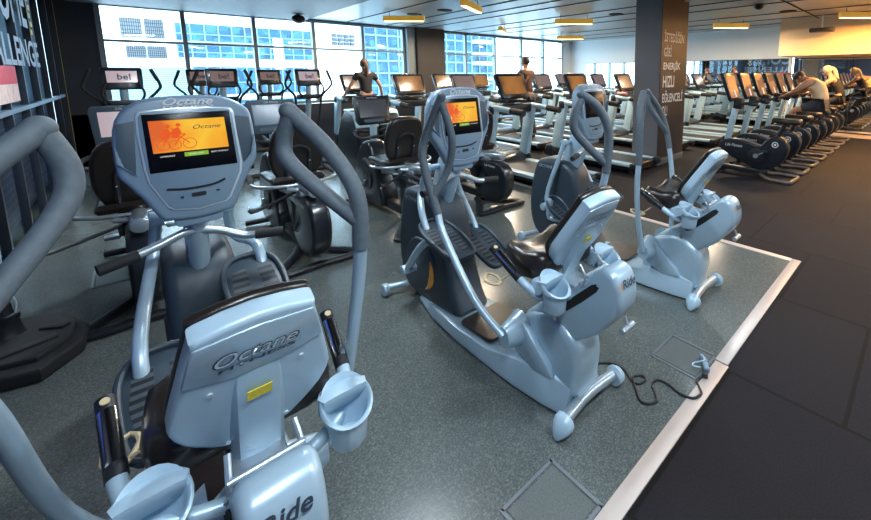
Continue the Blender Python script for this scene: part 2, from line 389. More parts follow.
# left wall: glazed partition in front of a dark slatted backing
def slat_mat():
    m = bpy.data.materials.new('dark_slatted_backing'); m.use_nodes = True; nt = m.node_tree; b = nt.nodes['Principled BSDF']
    g = nt.nodes.new('ShaderNodeNewGeometry'); mp = nt.nodes.new('ShaderNodeMapping'); mp.inputs['Rotation'].default_value = (0, R(90), R(90))
    nt.links.new(g.outputs['Position'], mp.inputs[0])
    sp = nt.nodes.new('ShaderNodeSeparateXYZ'); nt.links.new(g.outputs['Position'], sp.inputs[0])
    cb = nt.nodes.new('ShaderNodeCombineXYZ'); nt.links.new(sp.outputs['Y'], cb.inputs[0]); nt.links.new(sp.outputs['Z'], cb.inputs[1])
    br = nt.nodes.new('ShaderNodeTexBrick'); br.inputs['Scale'].default_value = 1; br.inputs['Brick Width'].default_value = .30; br.inputs['Row Height'].default_value = .075; br.inputs['Mortar Size'].default_value = .006
    br.inputs['Color1'].default_value = (.055, .030, .055, 1); br.inputs['Color2'].default_value = (.035, .024, .05, 1); br.inputs['Mortar'].default_value = (.09, .10, .16, 1)
    nt.links.new(cb.outputs[0], br.inputs['Vector']); nt.links.new(br.outputs['Color'], b.inputs['Base Color']); b.inputs['Roughness'].default_value = .6
    return m
M['slat'] = slat_mat()
M['navy'] = mat('navy_wall', (.030, .035, .065), .5, var=.15, vscale=2)
M['mull'] = mat('black_partition_frame', (.035, .042, .06), .35, var=.1)
M['rail'] = mat('pale_partition_rail', (.22, .28, .36), .35, .3, var=.1)
M['yline'] = mat('yellow_edge_line', (.62, .58, .18), .5, var=.1)
struct(MB().box((XL-.25, (YB+YW)/2, H/2), (.1, YW-YB, H)).build('wall_left', 'navy'))
t = MB().box((XL-.17, 7.0, .66), (.05, 6.6, 1.12)); struct(t.build('wall_left.001', 'slat'))
struct(MB().box((XL-.06, 10.66, H/2), (.16, .14, H)).build('wall_corner', 'wall_dark'))
t = MB()
y = 3.4
while y < 10.7:
    t.box((XL-.03, y, H/2), (.06, .055, H)); y += .93
struct(t.build('window_3', 'mull'))
wl = bpy.data.objects['window_3']
MB().box((XL-.03, 7.0, 1.46), (.008, 7.0, 2.8)).build('pane', 'pane', wl)
t = MB(); t.box((XL-.02, 7, 1.255), (.05, 7.3, .045)); struct(t.build('trim_5', 'rail'))
t = MB(); t.box((XL+.01, 7, .05), (.04, 7.3, .05)); t.box((XL+.01, 10.62, 1.5), (.025, .03, 2.9)); struct(t.build('trim_6', 'yline'))
struct(MB().box((XL+.03, 6.9, .03), (.05, 7.4, .06)).build('baseboard_left', 'mull'))
# back wall, right walls
struct(MB().box(((XL+XM)/2, YB-.1, H/2), (XM-XL+.6, .2, H)).build('wall_back', 'wall_white'))
struct(MB().box((XR+.1, (2.83+YW)/2, (2.02+H)/2), (.2, YW-2.83, H-2.02)).build('wall_right', 'wall_white'))
struct(MB().box((XR+.1, (9.87+YW)/2, 1.01), (.2, YW-9.87, 2.02)).build('wall_right.001', 'wall_white'))
struct(MB().box((XR+.12, (2.83+9.87)/2, 1.01), (.16, 7.04, 2.02)).build('wall_right.002', 'wall_dark'))
struct(MB().box((XM+.3, (YB+2.9)/2, H/2), (.3, 2.9-YB, H)).build('wall_right.003', 'wall_dark'))
M['wall_lamplit'] = mat('lamplit_white_bulkhead', (.74, .54, .33), .7, var=.03, vscale=1.5)  # amber lamp glow put into the bulkhead's base colour
struct(MB().box(((11.4+XM)/2+.1, (YB+2.83)/2, (2.04+H)/2), (XM-11.4+.2, 2.83-YB, H-2.04)).build('wall_bulkhead', 'wall_lamplit'))
t = MB()
ys = [9.86, 8.7, 7.5, 6.3, 5.1, 3.95, 2.85]; ML = iter(['mirror panel nearest the window wall and white corner', 'mirror panel second from the white corner, reflecting window mullions', 'mirror panel partly hidden by the dark pillar', 'mirror panel just right of the dark pillar', 'mirror panel reflecting the left wall lettering', 'last mirror panel before the vertical white corner trim'])
for a, b in zip(ys[:-1], ys[1:]):
    o = MB().box((XR+.03, (a+b)/2, 1.02), (.012, a-b-.012, 1.96)).build('mirror_panel', 'mirror')
    tag(o, next(ML), 'mirror', 'mirror panels behind the treadmills')
ys = [2.78, 1.55, .32, -.9, -2.1, -3.3]; ML = iter(['mirror panel under the orange bulkhead, left end behind the man in tan', 'mirror panel under the orange bulkhead, showing the blonde woman again', 'mirror panel under the bulkhead at the right frame edge', 'mirror panel under the bulkhead just outside the right frame edge', 'mirror panel under the bulkhead farthest from the windows'])
for a, b in zip(ys[:-1], ys[1:]):
    o = MB().box((XM+.13, (a+b)/2, 1.03), (.012, a-b-.012, 1.98)).build('mirror_panel', 'mirror')
    tag(o, next(ML), 'mirror', 'mirror panels in the bike recess')
struct(MB().box((XR+.02, 2.84, 1.45), (.06, .06, 2.9)).build('trim_7', 'wall_white'))

# pillar with lettering
pl = MB().box(((6.31+7.30)/2, (3.34+3.83)/2, H/2), (.99, .49, H)).build('pillar', 'pillar_grey'); struct(pl)
MB().box(((6.31+7.30)/2, 3.333, H/2), (.98, .012, H-.002)).build('painted_face', 'pillar_brown', pl)
struct(MB().box(((6.31+7.30)/2, (3.34+3.83)/2, .06), (1.03, .53, .12), bev=.004).build('baseboard_pillar', 'pillar_grey'))
for s_, z_, h_, wd, mm in (('İSTEDİĞİN', 2.25, .20, .74, 'logog'), ('GİBİ', 2.00, .20, .28, 'logog'), ('ENERJİK', 1.74, .20, .64, 'logow'), ('HIZLI', 1.47, .20, .42, 'logow'), ('EĞLENCELİ', 1.21, .21, .78, 'logow'), ('OL!', .96, .18, .20, 'logow')):
    text(s_, h_, wd, mm, pl, (6.41+wd/2, 3.326, z_), (1, 0, 0), (0, 0, 1), bold=.02)

# lettering and banners on the left partition
text('CHALLENGE', .31, 3.35, 'logob', wl, (XL+.012, 6.58, 1.85), (0, 1, 0), (0, 0, 1), bold=.02).name = 'wall_lettering'
text('COME', .60, 1.95, 'logob', wl, (XL+.012, 6.80, 2.44), (0, 1, 0), (0, 0, 1), bold=.02).name = 'wall_lettering'
t = MB(); 
for k in range(7): t.box((XL+.014, 7.98+.05*(k % 2), 2.12+.1*k), (.006, .10, .06))
t.build('yellow_mark', 'yellow', wl)
M['bluebanner'] = mat('blue_banner_fabric', (.02, .09, .50), .6, var=.1)
M['redbanner'] = mat('red_banner_print', (.62, .03, .04), .5, var=.2, vscale=4)
M['pinkprint'] = mat('pale_print', (.75, .55, .5), .5, var=.25, vscale=9)
b_ = MB().box((XL+.01, 5.95, 1.60), (.012, 1.2, .17)).build('wall_poster', 'redbanner'); tag(b_, 'red poster with pale photo strip below the white wall lettering', 'poster')
MB().box((XL+.010, 5.95, 1.43), (.010, 1.2, .17)).build('photo_strip', 'pinkprint', b_)
for k, (yy, s_) in enumerate(((1.9, 'MACFIT'), (-.3, 'FITNESS'))):
    b_ = MB().box((XL+.03, yy, 1.5), (.012, .55, 1.7)).build('hanging_banner', 'bluebanner'); tag(b_, ('tall blue banner with white lettering on the left wall, nearer the windows', 'tall blue banner with white lettering on the left wall, nearer the entrance')[k], 'banner')

# ceiling lamps ------------------------------------------------------------
M['gold'] = mat('gold_lamp_body', (.55, .33, .06), .35, .6, var=.1, emit=(.9, .5, .08), estr=.25)
LAMPS = [(4.13, 8.04, -45, 1), (4.22, 5.78, 34, 1), (7.02, 5.83, -45, 1), (7.05, 8.3, 41, 1), (9.92, 8.38, -45, 1), (10.28, 3.62, -45, 1), (10.3, 1.15, -45, 1),
         (1.2, 2.6, 41, 0), (2.0, -.2, -45, 0), (.3, 5.4, 41, 0), (4.6, 1.4, 41, 0), (7.3, .4, -45, 0), (4.3, -2.2, 41, 0), (9.6, -1.6, 41, 1), (11.0, -.6, -45, 1), (.2, -.2, 41, 0)]  # out-of-frame lamps added as ambient fill for the foreground
desc = ['over the black-clad runner by the windows', 'just in front of the window pier row, tilted toward the front', 'left of the pillar, above the large amber treadmill screens', 'small and far, near the window wall pier', 'farthest, by the white corner', 'right of the pillar above the mirrors', 'beside the orange bulkhead at the right edge']
def lamp(x, y, a, warm, label, k):
    r = thing('ceiling_lamp', label, 'ceiling lamp', (x, y, 2.76), R(a))
    MB().box((0, 0, 0), (.85, .10, .11), bev=.008).build('lamp_body', 'gold' if warm else 'frame', r)
    MB().box((0, 0, -.058), (.80, .075, .008)).build('diffuser', 'lampwarm' if warm else 'lampfill', r)
    for s_ in (-.3, .3): MB().cyl((s_, 0, .05), (s_, 0, .142), .008, seg=8).build('hanger', 'frame', r)
    L = bpy.data.lights.new('lamp_light', 'AREA'); L.shape = 'RECTANGLE'; L.size = .8; L.size_y = .09; L.energy = LAMP_W*((2.6 if x > 10.2 and y < 2 else 1.7 if x > 6 else 1.0) if warm else .70)
    L.color = ((1, .50, .14) if x > 10.2 and y < 2 else (1, .80, .58)) if warm else (.80, .91, 1)
    lo = bpy.data.objects.new('lamp_light', L); COL.objects.link(lo); lo.parent = r; lo.location = (0, 0, -.066)
for k, (x, y, a, wm) in enumerate(LAMPS):
    lab = ('gold linear ceiling lamp '+desc[k]) if k < 7 else ('added linear fill lamp outside the frame at %s' % ['front', 'camera left', 'left aisle', 'camera right', 'bike row front', 'rear aisle', 'rear right', 'recess', 'entrance'][k-7])
    lamp(x, y, a, wm, lab, k)
tag(MB().lathe([(.001, -.07), (.045, -.06), (.075, -.03), (.085, 0), (.085, .035)], (8.39, 2.47, H-.036), closed=False).build('dome_camera', 'black'), 'black dome camera on the ceiling right of the pillar', 'camera')
t = thing('wall_speaker', 'small black loudspeaker hanging where dark ceiling meets window wall', 'speaker', (2.58, 9.6, 2.75))
MB().ell((0, 0, 0), (.13, .12, .09)).build('speaker_body', 'black', t); MB().cyl((0, 0, .05), (0, 0, .10), .03).build('bracket', 'black', t)
for (x, y, s_) in ((4.45, 8.19, 'black round ceiling vent nearest the window pier'), (4.62, 7.25, 'black round ceiling vent above the second window'), (7.55, 5.08, 'black round ceiling vent just left of the pillar'), (9.73, 2.3, 'black ceiling vent near the orange bulkhead')):
    r = thing('ceiling_vent', s_, 'vent', (x, y, H-.001)); MB().lathe([(.13, -.012), (.15, -.012), (.16, 0), (.12, 0)], closed=True).build('ring', 'gap', r)
    MB().lathe([(.001, -.008), (.13, -.008), (.13, -.001), (.001, -.001)]).build('grille', 'gap', r)
r = thing('projector', 'small dark box hanging from ceiling in front of the orange bulkhead', 'projector', (11.0, 1.9, 2.58))
MB().box((0, 0, 0), (.22, .45, .09), bev=.01).build('body', 'black', r); MB().cyl((0, 0, .04), (0, 0, .32), .015).build('mount', 'logow', r)

# ------------------------------------------------------------------ outside
M['facade'] = mat('white_facade_render', (.80, .80, .78), .8, var=.03, vscale=.3)
M['louvre'] = mat('grey_louvre', (.05, .055, .065), .6, var=.3, vscale=3)
def glassfac():
    m = bpy.data.materials.new('blue_curtain_glass'); m.use_nodes = True; nt = m.node_tree; b = nt.nodes['Principled BSDF']
    tc = nt.nodes.new('ShaderNodeTexCoord'); v = nt.nodes.new('ShaderNodeTexVoronoi'); v.distance = 'CHEBYCHEV'; v.inputs['Scale'].default_value = 2.6
    nt.links.new(tc.outputs['Object'], v.inputs['Vector'])
    r = nt.nodes.new('ShaderNodeValToRGB'); e = r.color_ramp.elements; e[0].color = (.002, .020, .045, 1); e[1].color = (.035, .13, .18, 1); x = e.new(.5); x.color = (.005, .060, .11, 1)
    nt.links.new(v.outputs['Color'], r.inputs[0]); nt.links.new(r.outputs[0], b.inputs['Base Color']); b.inputs['Roughness'].default_value = .35
    return m
M['cglass'] = glassfac()
M['mulb'] = mat('pale_blue_mullion', (.16, .30, .38), .5, var=.05)
def facade_box(x0, x1, z0, z1, y=29.9, d=.3): return MB().box(((x0+x1)/2, y, (z0+z1)/2), (x1-x0, d, z1-z0))
bA = thing('office_building', 'white office block outside the left windows with blue glass bands and grey louvres', 'building', (4, 33, -6))
o3 = (-4, -33, 6)
def pA(name, m, mb): mb.off = Vector(o3); return mb.build(name, m, bA)
pA('wall', 'facade', MB().box((1, 35, 4), (22.4, 10, 20)))
for (x0, x1, z0, z1) in ((-.1, .65, 3.55, 4.5), (.8, 1.5, 3.55, 4.5), (0, .7, 2.5, 3.1), (.8, 1.5, 2.5, 3.1)):
    t = MB(); n = 9
    for i in range(n+1): t.box((x0+(x1-x0)*i/n, 29.93, (z0+z1)/2), (.035, .12, z1-z0))
    for i in range(6): t.box(((x0+x1)/2, 29.95, z0+(z1-z0)*i/5), (x1-x0, .1, .035))
    pA('louvre', 'louvre', t)
t = MB()
for i in range(26): t.box((.75, 29.93, -.9+i*.115), (3.1, .14, .06))
pA('slatted_screen', 'mulb', t)
for (x0, x1, z0, z1) in ((1.95, 8.9, 3.5, 4.42), (1.95, 8.9, 2.55, 3.35), (2.5, 8.3, .45, 2.05), (2.5, 8.3, -2, .1)):
    f = pA('window_band', 'cglass', facade_box(x0, x1, z0, z1))
    t = MB(); x = x0
    while x <= x1: t.box((x, 29.73, (z0+z1)/2), (.05, .06, z1-z0)); x += .62
    t.box(((x0+x1)/2, 29.73, (z0+z1)/2-.1), (x1-x0, .05, .04)); t.off = Vector(o3); t.build('mullions', 'mulb', f)
t = MB()
for i in range(4):
    for j in range(3): t.box((10.1+i*.4, 29.8, 3.72+j*.28), (.3, .2, .2))
pA('window_group', 'louvre', t)
pA('corner_column', 'facade', MB().box((6.7, 29.7, 2.9), (.5, .3, 1.9)))
bB = thing('glass_tower', 'blue glass tower outside the windows on both sides of the brown pier', 'building', (19, 36, -6)); o4 = (-19, -36, 6)
t = MB(); t.box((18.6, 35, 5), (12.6, 9, 22)); t.off = Vector(o4); t.build('glazing', 'cglass', bB)
t = MB()
for i in range(15): t.box((12.4+i*.88, 30.45, 5), (.07, .1, 22))
for i in range(13): t.box((18.6, 30.45, -4+i*.95), (12.5, .1, .10))
t.off = Vector(o4); t.build('mullions', 'mulb', bB)
for z_ in (4.55, 3.4, 2.6, 1.2):
    t = MB().box((23.0, 30.0, z_), (1.7, .9, .28)); t.off = Vector(o4); t.build('balcony', 'facade', bB)
g = MB().box((10, 60, -6.2), (200, 90, .4)).build('ground', 'facade'); g['kind'] = 'structure'

# ------------------------------------------------------------------ seated elliptical (three copies share its shape)
Y0 = 1.9
M['slots'] = bpy.data.materials.new('slotted_tread'); M['slots'].use_nodes = True
nt = M['slots'].node_tree; b_ = nt.nodes['Principled BSDF']; g_ = nt.nodes.new('ShaderNodeTexCoord'); sp_ = nt.nodes.new('ShaderNodeSeparateXYZ'); nt.links.new(g_.outputs['Object'], sp_.inputs[0])
w1 = nt.nodes.new('ShaderNodeMath'); w1.operation = 'MULTIPLY'; w1.inputs[1].default_value = 30; nt.links.new(sp_.outputs['Y'], w1.inputs[0])
w2 = nt.nodes.new('ShaderNodeMath'); w2.operation = 'FRACT'; nt.links.new(w1.outputs[0], w2.inputs[0]); w3 = nt.nodes.new('ShaderNodeMath'); w3.operation = 'GREATER_THAN'; w3.inputs[1].default_value = .5; nt.links.new(w2.outputs[0], w3.inputs[0])
r_ = nt.nodes.new('ShaderNodeValToRGB'); r_.color_ramp.elements[0].color = (.004, .005, .006, 1); r_.color_ramp.elements[1].color = (.045, .065, .085, 1); nt.links.new(w3.outputs[0], r_.inputs[0]); nt.links.new(r_.outputs[0], b_.inputs['Base Color']); b_.inputs['Roughness'].default_value = .5
def R_(mb): mb.off = Vector((0, -Y0, 0)); return mb
def make_rider(cx, label):
    r = thing('seated_elliptical', label, 'exercise machine', (cx, Y0, 0), group=None)
    # base with flared tail
    t = R_(MB())
    def sec(y, w0, w1, z1, z0=.02): return [(-w0, y, z0), (-w0*1.0, y, z0+.02), (-w1, y, z1-.01), (-w1+.02, y, z1), (w1-.02, y, z1), (w1, y, z1-.01), (w0, y, z0+.02), (w0, y, z0)]
    t.loft([sec(2.45, .12, .10, .07), sec(2.2, .17, .15, .08), sec(1.9, .19, .175, .095), sec(1.62, .19, .175, .11), sec(1.4, .185, .14, .14), sec(1.2, .165, .12, .16), sec(1.08, .14, .10, .14)])
    base = t.build('base', 'silver', r)
    t = R_(MB()); t.prism(rrect(.30, .30, .03, 3), 0, .012, frame=((0, 1.76, .118), (1, 0, 0), (0, 1, -.06), (0, 0, 1))); t.build('foot_tread', 'pad', base)
    # pedestal under the seat rail
    t = R_(MB())
    t.prism([(1.49, .10), (1.46, .26), (1.39, .38), (1.22, .44), (1.08, .38), (1.04, .28), (1.05, .16), (1.08, .07), (1.3, .07)], -.10, .10, smooth=3, taper=.04)
    for sx in (-1, 1):
        t.loft([[(sx*(.10+.12*k/4), 1.42+rr*math.cos(R(a))*.8, .29+rr*math.sin(R(a))) for a in range(0, 360, 24)] for k, rr in enumerate((.10, .085, .075, .068, .055))])
        t.prism([(1.45, .20), (1.38, .36), (1.20, .20), (1.17, .15), (1.3, .12)], sx*.095, sx*.135, bev=.012)
    t.build('pedestal', 'silver', r)
    # rear and front stabilisers
    t = R_(MB()); t.tube([(-.19, 1.035, .068), (0, 1.05, .072), (.19, 1.035, .068)], .028, 14); st = t.build('rear_stabiliser', 'steel', r)
    for sx in (-1, 1):
        t = R_(MB()); t.loft([[(sx*(.18+.075*k/5), 1.03+rr*math.cos(R(a)), .012+rr+(rr*.95)*math.sin(R(a))) for a in range(0, 360, 20)] for k, rr in enumerate((.042, .050, .049, .044, .034, .018))]); t.build('foot', 'shell', st)
    t = R_(MB()); t.tube([(-.25, 2.70, .065), (0, 2.62, .07), (.25, 2.70, .065)], .022, 12); st = t.build('front_stabiliser', 'silver', r)
    for sx in (-1, 1):
        t = R_(MB()); t.cyl((sx*.235, 2.70, .05), (sx*.275, 2.70, .05), .046, seg=18, bev=.008); t.build('transport_wheel', 'silver', st)
    # flywheel housing
    t = R_(MB())
    t.prism([(2.64, .77), (2.70, .60), (2.735, .38), (2.71, .18), (2.60, .055), (2.35, .04), (2.15, .05), (1.97, .09), (1.99, .15), (2.05, .26), (2.10, .42), (2.14, .58), (2.18, .72), (2.26, .80), (2.42, .83), (2.56, .82)], -.125, .125, smooth=2, taper=.05)
    hs = t.build('flywheel_housing', 'slate', r)
    for sx in (-1, 1):
        t = R_(MB()); t.cyl((sx*.12, 2.39, .30), (sx*.137, 2.39, .30), .205, .19, 36, bev=.004); t.build('crank_cover', 'slate', hs)
        t = R_(MB()); t.tube([(sx*.140, 2.39+.155*math.cos(R(a)), .30+.155*math.sin(R(a))) for a in range(150, 250, 12)], [.004, .016, .022, .016, .004], 8, 2); t.build('orange_arc', 'orange', hs)
    text('OCTANE', .026, .17, 'logog', hs, (-.128, 2.50-Y0, .755), (0, -1, 0), (0, 0, 1), shear=.2)
    text('OCTANE', .026, .17, 'logog', hs, (.128, 2.50-Y0, .755), (0, 1, 0), (0, 0, 1), shear=.2)
    # post
    t = R_(MB()); t.tube([(0, 2.34, .60), (0, 2.22, .80), (0, 2.12, 1.0), (0, 2.08, 1.14)], [.032, .032, .030, .030], 16)
    t.prism([(2.40, .70), (2.26, .72), (2.12, .96), (2.16, 1.10), (2.28, 1.06), (2.36, .90)], -.036, .036, bev=.012)
    post = t.build('post', 'silver', r)
    t = R_(MB()); t.cyl((-.13, 2.28, 1.00), (.13, 2.28, 1.00), .020, seg=14)
    for sx in (-1, 1): t.cyl((sx*.095, 2.28, 1.00), (sx*.14, 2.28, 1.00), .032, seg=18, bev=.006)
    t.build('pivot_shaft', 'silver', r)
    # fixed front handlebar
    t = R_(MB()); t.tube([(-.19, 2.08, .925), (-.12, 2.10, .94), (-.03, 2.12, .965), (.06, 2.12, .945), (.14, 2.10, .905), (.20, 2.08, .897)], .0165, 12); t.tube([(0, 2.12, .96), (0, 2.20, .95)], .02, 10); hb = t.build('front_handlebar', 'steel', r)
    t = R_(MB()); t.tube([(-.18, 2.08, .925), (-.285, 2.05, .912)], .0215, 12); t.build('hand_grip', 'rubber', hb)
    t = R_(MB()); t.tube([(.185, 2.085, .898), (.285, 2.06, .893)], .0215, 12); t.build('hand_grip', 'rubber', hb)
    # console
    oc = Vector((.005, 2.03-Y0, 1.0)); cu = Vector((1, 0, 0)); cv = Vector((0, .10, 1)).normalized(); cn = cu.cross(cv)
    fr = (oc, cu, cv, cn)
    outl = [(0, .525), (.08, .522), (.135, .510), (.185, .475), (.205, .44), (.212, .34), (.210, .25), (.185, .205), (.150, .135), (.118, .06), (.09, .045), (0, .035), (-.085, .045), (-.113, .06), (-.150, .14), (-.195, .215), (-.208, .25), (-.210, .36), (-.197, .44), (-.165, .487), (-.125, .512), (-.07, .522)]
    t = MB(); t.prism(outl, -.07, .0, frame=fr, taper=.018, smooth=2)
    con = t.build('console', 'cons', r)
    inn = [(-.128, .462), (-.06, .470), (0, .472), (.06, .470), (.132, .462), (.140, .445), (.142, .38), (.148, .24), (.142, .20), (.10, .105), (.085, .09), (0, .078), (-.07, .09), (-.085, .105), (-.125, .20), (-.132, .25), (-.138, .38), (-.136, .445)]
    t = MB(); t.prism([(a*1.05, .27+(b-.27)*1.035) for a, b in inn], -.001, .006, frame=fr, bev=.003); t.build('rim', 'consrim', con)
    t = MB(); t.prism(inn, .005, .009, frame=fr, bev=.002); t.build('face_panel', 'cons', con)
    t = MB(); t.prism([(-.127, .455), (.131, .455), (.138, .235), (-.124, .235)], .008, .0115, frame=fr, bev=.003); t.build('screen_glass', 'glass', con)
    off = cn
    def fp(a, b, n): return oc+cu*a+cv*b+cn*n
    t = MB(); t.prism([(-.112, .430), (.112, .430), (.116, .308), (-.108, .308)], .0120, .0126, frame=fr); pic = t.build('screen_picture', 'picture', con); pic['skip_copy'] = 0
    extras = [pic]
    # cyclists: two wheels and bent riders drawn as flat shapes on the picture
    t = MB()
    for (a, b, rr) in ((-.078, .335, .018), (-.045, .335, .018), (-.002, .337, .020)):
        t.tube([fp(a+rr*math.cos(R(q)), b+rr*math.sin(R(q)), .0130) for q in range(0, 360, 30)], .0012, 4, 1, True)
    for pts in (((-.078, .335), (-.06, .365), (-.03, .365), (-.002, .337)), ((-.045, .335), (-.03, .36), (-.012, .372)), ((-.05, .40), (-.035, .375), (-.012, .375))): t.tube([fp(a, b, .0130) for a, b in pts], .002, 4, 2)
    for (a, b) in ((-.072, .395), (-.042, .398)):
        t.prism([(a, b), (a+.012, b+.004), (a+.020, b-.018), (a+.006, b-.040), (a-.010, b-.038), (a-.012, b-.015)], .0127, .0132, frame=fr)
        t.cyl(fp(a+.012, b+.012, .0127), fp(a+.012, b+.012, .0132), .0075, seg=10)
    extras.append(t.build('picture_cyclists', 'pictdark', con))
    extras.append(text('Octane', .016, .085, 'logo', con, fp(.055, .398, .0132), cu, cv, name='picture_title', shear=.3))
    t = MB(); t.prism([(-.022, .302), (.050, .302), (.050, .286), (-.022, .286)], .0118, .0126, frame=fr); extras.append(t.build('green_button', 'green', con))
    extras.append(text('QUICK START', .006, .045, 'scrtext', con, fp(.014, .294, .0130), cu, cv, name='button_text'))
    extras.append(text('SELECT WORKOUT', .006, .055, 'scrtext', con, fp(.085, .294, .0130), cu, cv, name='button_text'))
    extras.append(text('LANGUAGE', .006, .04, 'scrtext', con, fp(-.070, .294, .0130), cu, cv, name='button_text'))
    for e in extras: e['picture_part'] = 1
    text('Octane', .028, .150, 'logow', con, fp(.01, .500, .0015), cu, cv, shear=.35, bold=.02)
    text('FITNESS', .008, .150, 'logow', con, fp(.01, .480, .0015), cu, cv, bold=.03)
    # tray slot, ports and buttons on the lower face
    t = MB(); t.tube([fp(-.085, .168, .010), fp(-.03, .160, .011), (fp(.05, .163, .011)), fp(.092, .178, .010)], .0045, 6, 3); t.prism(rrect(.045, .016, .005, 2, .005, .133), .009, .012, frame=fr); t.prism(rrect(.012, .006, .002, 2, .065, .137), .009, .012, frame=fr); t.cyl(fp(-.045, .13, .009), fp(-.045, .13, .012), .005, seg=10)
    t.build('tray_slot', 'black', con)
    for sx in (-1, 1):
        t = MB(); P = [(sx*.146, .435), (sx*.197, .425), (sx*.203, .285), (sx*.160, .235)]
        if sx < 0: P = P[::-1]
        t.prism(P, -.002, .0015, frame=fr, bev=.003); t.build('side_pocket', 'pocket', con)
        t = MB(); t.prism([(sx*.158, .235), (sx*.205, .285), (sx*.205, .35), (sx*.188, .27)][::sx], .0, .012, frame=fr, bev=.004); t.build('pocket_lip', 'cons', con)
    t = MB(); t.prism(rrect(.15, .05, .02, 3, 0, .035), -.065, -.02, frame=fr, bev=.005); t.build('console_neck', 'cons', con)
    # seat rail
    t = R_(MB())
    rail = [(1.42, .33), (1.38, .40), (1.16, .565), (.99, .73), (.93, .775), (.885, .768), (.86, .74), (.842, .68), (.845, .61), (.885, .54), (.97, .44), (1.08, .36), (1.22, .27), (1.36, .26)]
    t.prism(rail, -.078, .078, smooth=3, taper=.03); rl = t.build('seat_rail', 'silver', r)
    for sx in (-1, 1):
        t = R_(MB()); t.prism([(1.17, .50), (1.155, .52), (.985, .685), (.955, .69), (.955, .665), (1.12, .505)], sx*.0775, sx*.0800, smooth=2); t.build('rail_slot', 'gap', rl)
        t = R_(MB()); t.cyl((sx*.075, 1.30, .37), (sx*.09, 1.30, .37), .014, seg=12); t.cyl((sx*.075, 1.19, .44), (sx*.09, 1.19, .44), .014, seg=12); t.build('rail_bolt', 'chrome', rl)
    bv = Vector((0, .30, 1)).normalized()
    text('Ride', .036, .095, 'logo', rl, (-.002, .853-Y0, .722), (1, 0, 0), bv, shear=.25, ext=.010, bold=.02)
    text('x', .030, .024, 'orange', rl, (-.064, .853-Y0, .718), (1, 0, 0), bv, shear=.25, ext=.010, bold=.01)
    t = R_(MB()); t.tube([(0, .86, .56), (0, .845, .515)], .007, 8); t.cyl((-.045, .845, .51), (.045, .845, .51), .014, seg=12); t.build('adjustment_handle', 'steel', r)
    # seat carriage under the seat
    t = R_(MB())
    for sx in (-1, 1): t.tube([(sx*.072, 1.04, .65), (sx*.072, 1.02, .70), (sx*.066, 1.06, .75)], .007, 8)
    for yy, zz in ((1.05, .66), (1.02, .71), (1.10, .60)): t.cyl((-.075, yy, zz), (.075, yy, zz), .009, seg=10)
    t.tube([(-.08, 1.02, .67), (-.05, .955, .745), (0, .945, .752), (.05, .955, .745), (.08, 1.02, .67)], .006, 8)
    t.beam((0, 1.42, .635), (0, 1.05, .60), .12, .05, bev=.008)
    t.build('seat_carriage', 'steel', r)
    # seat cushion
    t = R_(MB()); rings = []
    for (y, ww, zt, zb) in ((1.17, .15, .73, .675), (1.19, .185, .765, .66), (1.24, .20, .765, .655), (1.30, .205, .75, .65), (1.36, .20, .755, .65), (1.41, .19, .765, .66), (1.44, .175, .755, .675), (1.45, .16, .72, .69)):
        rings.append([(-ww, y, zb+.012), (-ww*1.02, y, (zt+zb)/2), (-ww*.97, y, zt+.004), (-ww*.82, y, zt+.020), (-ww*.4, y, zt-.006), (0, y, zt-.012), (ww*.4, y, zt-.006), (ww*.82, y, zt+.020), (ww*.97, y, zt+.004), (ww*1.02, y, (zt+zb)/2), (ww, y, zb+.012), (ww*.8, y, zb), (0, y, zb), (-ww*.8, y, zb)])
    t.loft(rings); t.build('seat', 'leather', r, ang=60)
    # backrest: cushion in front, pale shell behind
    bo = Vector((0, 1.235-Y0, .695)); bu = Vector((1, 0, 0)); bvv = Vector((0, -.62, 1)).normalized(); bn = bu.cross(bvv)
    shp = [(.0, -.01), (.045, .0), (.10, .05), (.145, .11), (.163, .165), (.162, .20), (.142, .30), (.117, .42), (.105, .445), (.0, .462), (-.105, .445), (-.117, .42), (-.142, .30), (-.162, .20), (-.163, .165), (-.145, .11), (-.10, .05), (-.045, .0)]
    t = MB(); t.prism(shp, -.012, .045, frame=(bo, bu, bvv, bn), taper=.014, smooth=2); back = t.build('backrest', 'shell', r)
    t = MB(); t.prism([(a*1.005, .21+(b-.21)*1.0) for a, b in shp], -.040, -.008, frame=(bo, bu, bvv, bn), taper=.014, smooth=2); t.build('back_cushion', 'leather', back)
    def bp(a, b, n): return bo+bu*a+bvv*b+bn*n
    t = MB(); rings = []
    for (b, ww, d, back_) in ((.33, .050, .040, 0), (.25, .056, .055, 0), (.12, .058, .072, 0), (0, .058, .082, 0), (-.06, .058, .088, .03), (-.10, .057, .095, .05), (-.13, .054, .098, .065)):
        rings.append([bp(-ww, b, back_), bp(-ww, b, d*.6+back_*.4), bp(-ww*.75, b, d*.93), bp(0, b, d), bp(ww*.75, b, d*.93), bp(ww, b, d*.6+back_*.4), bp(ww, b, back_)])
    t.loft(rings); t.build('spine', 'silver', back)
    t = MB(); arc = [(-.135, .318), (-.06, .292), (0, .286), (.06, .292), (.135, .318), (.117, .405), (.111, .425), (0, .435), (-.111, .425), (-.117, .405)]
    t.prism(arc, .036, .0490, frame=(bo, bu, bvv, bn), bev=.005); t.build('logo_panel', 'silver', back)
    text('Octane', .040, .165, 'logo', back, bp(.0, .362, .0492), bu, bvv, shear=.35, ext=.001, bold=.035)
    text('Octane', .036, .158, 'consrim', back, bp(.0, .362, .0500), bu, bvv, shear=.35, ext=.001, bold=.005)
    text('FITNESS', .011, .15, 'logo', back, bp(0, .331, .0492), bu, bvv, shear=.1, bold=.03)
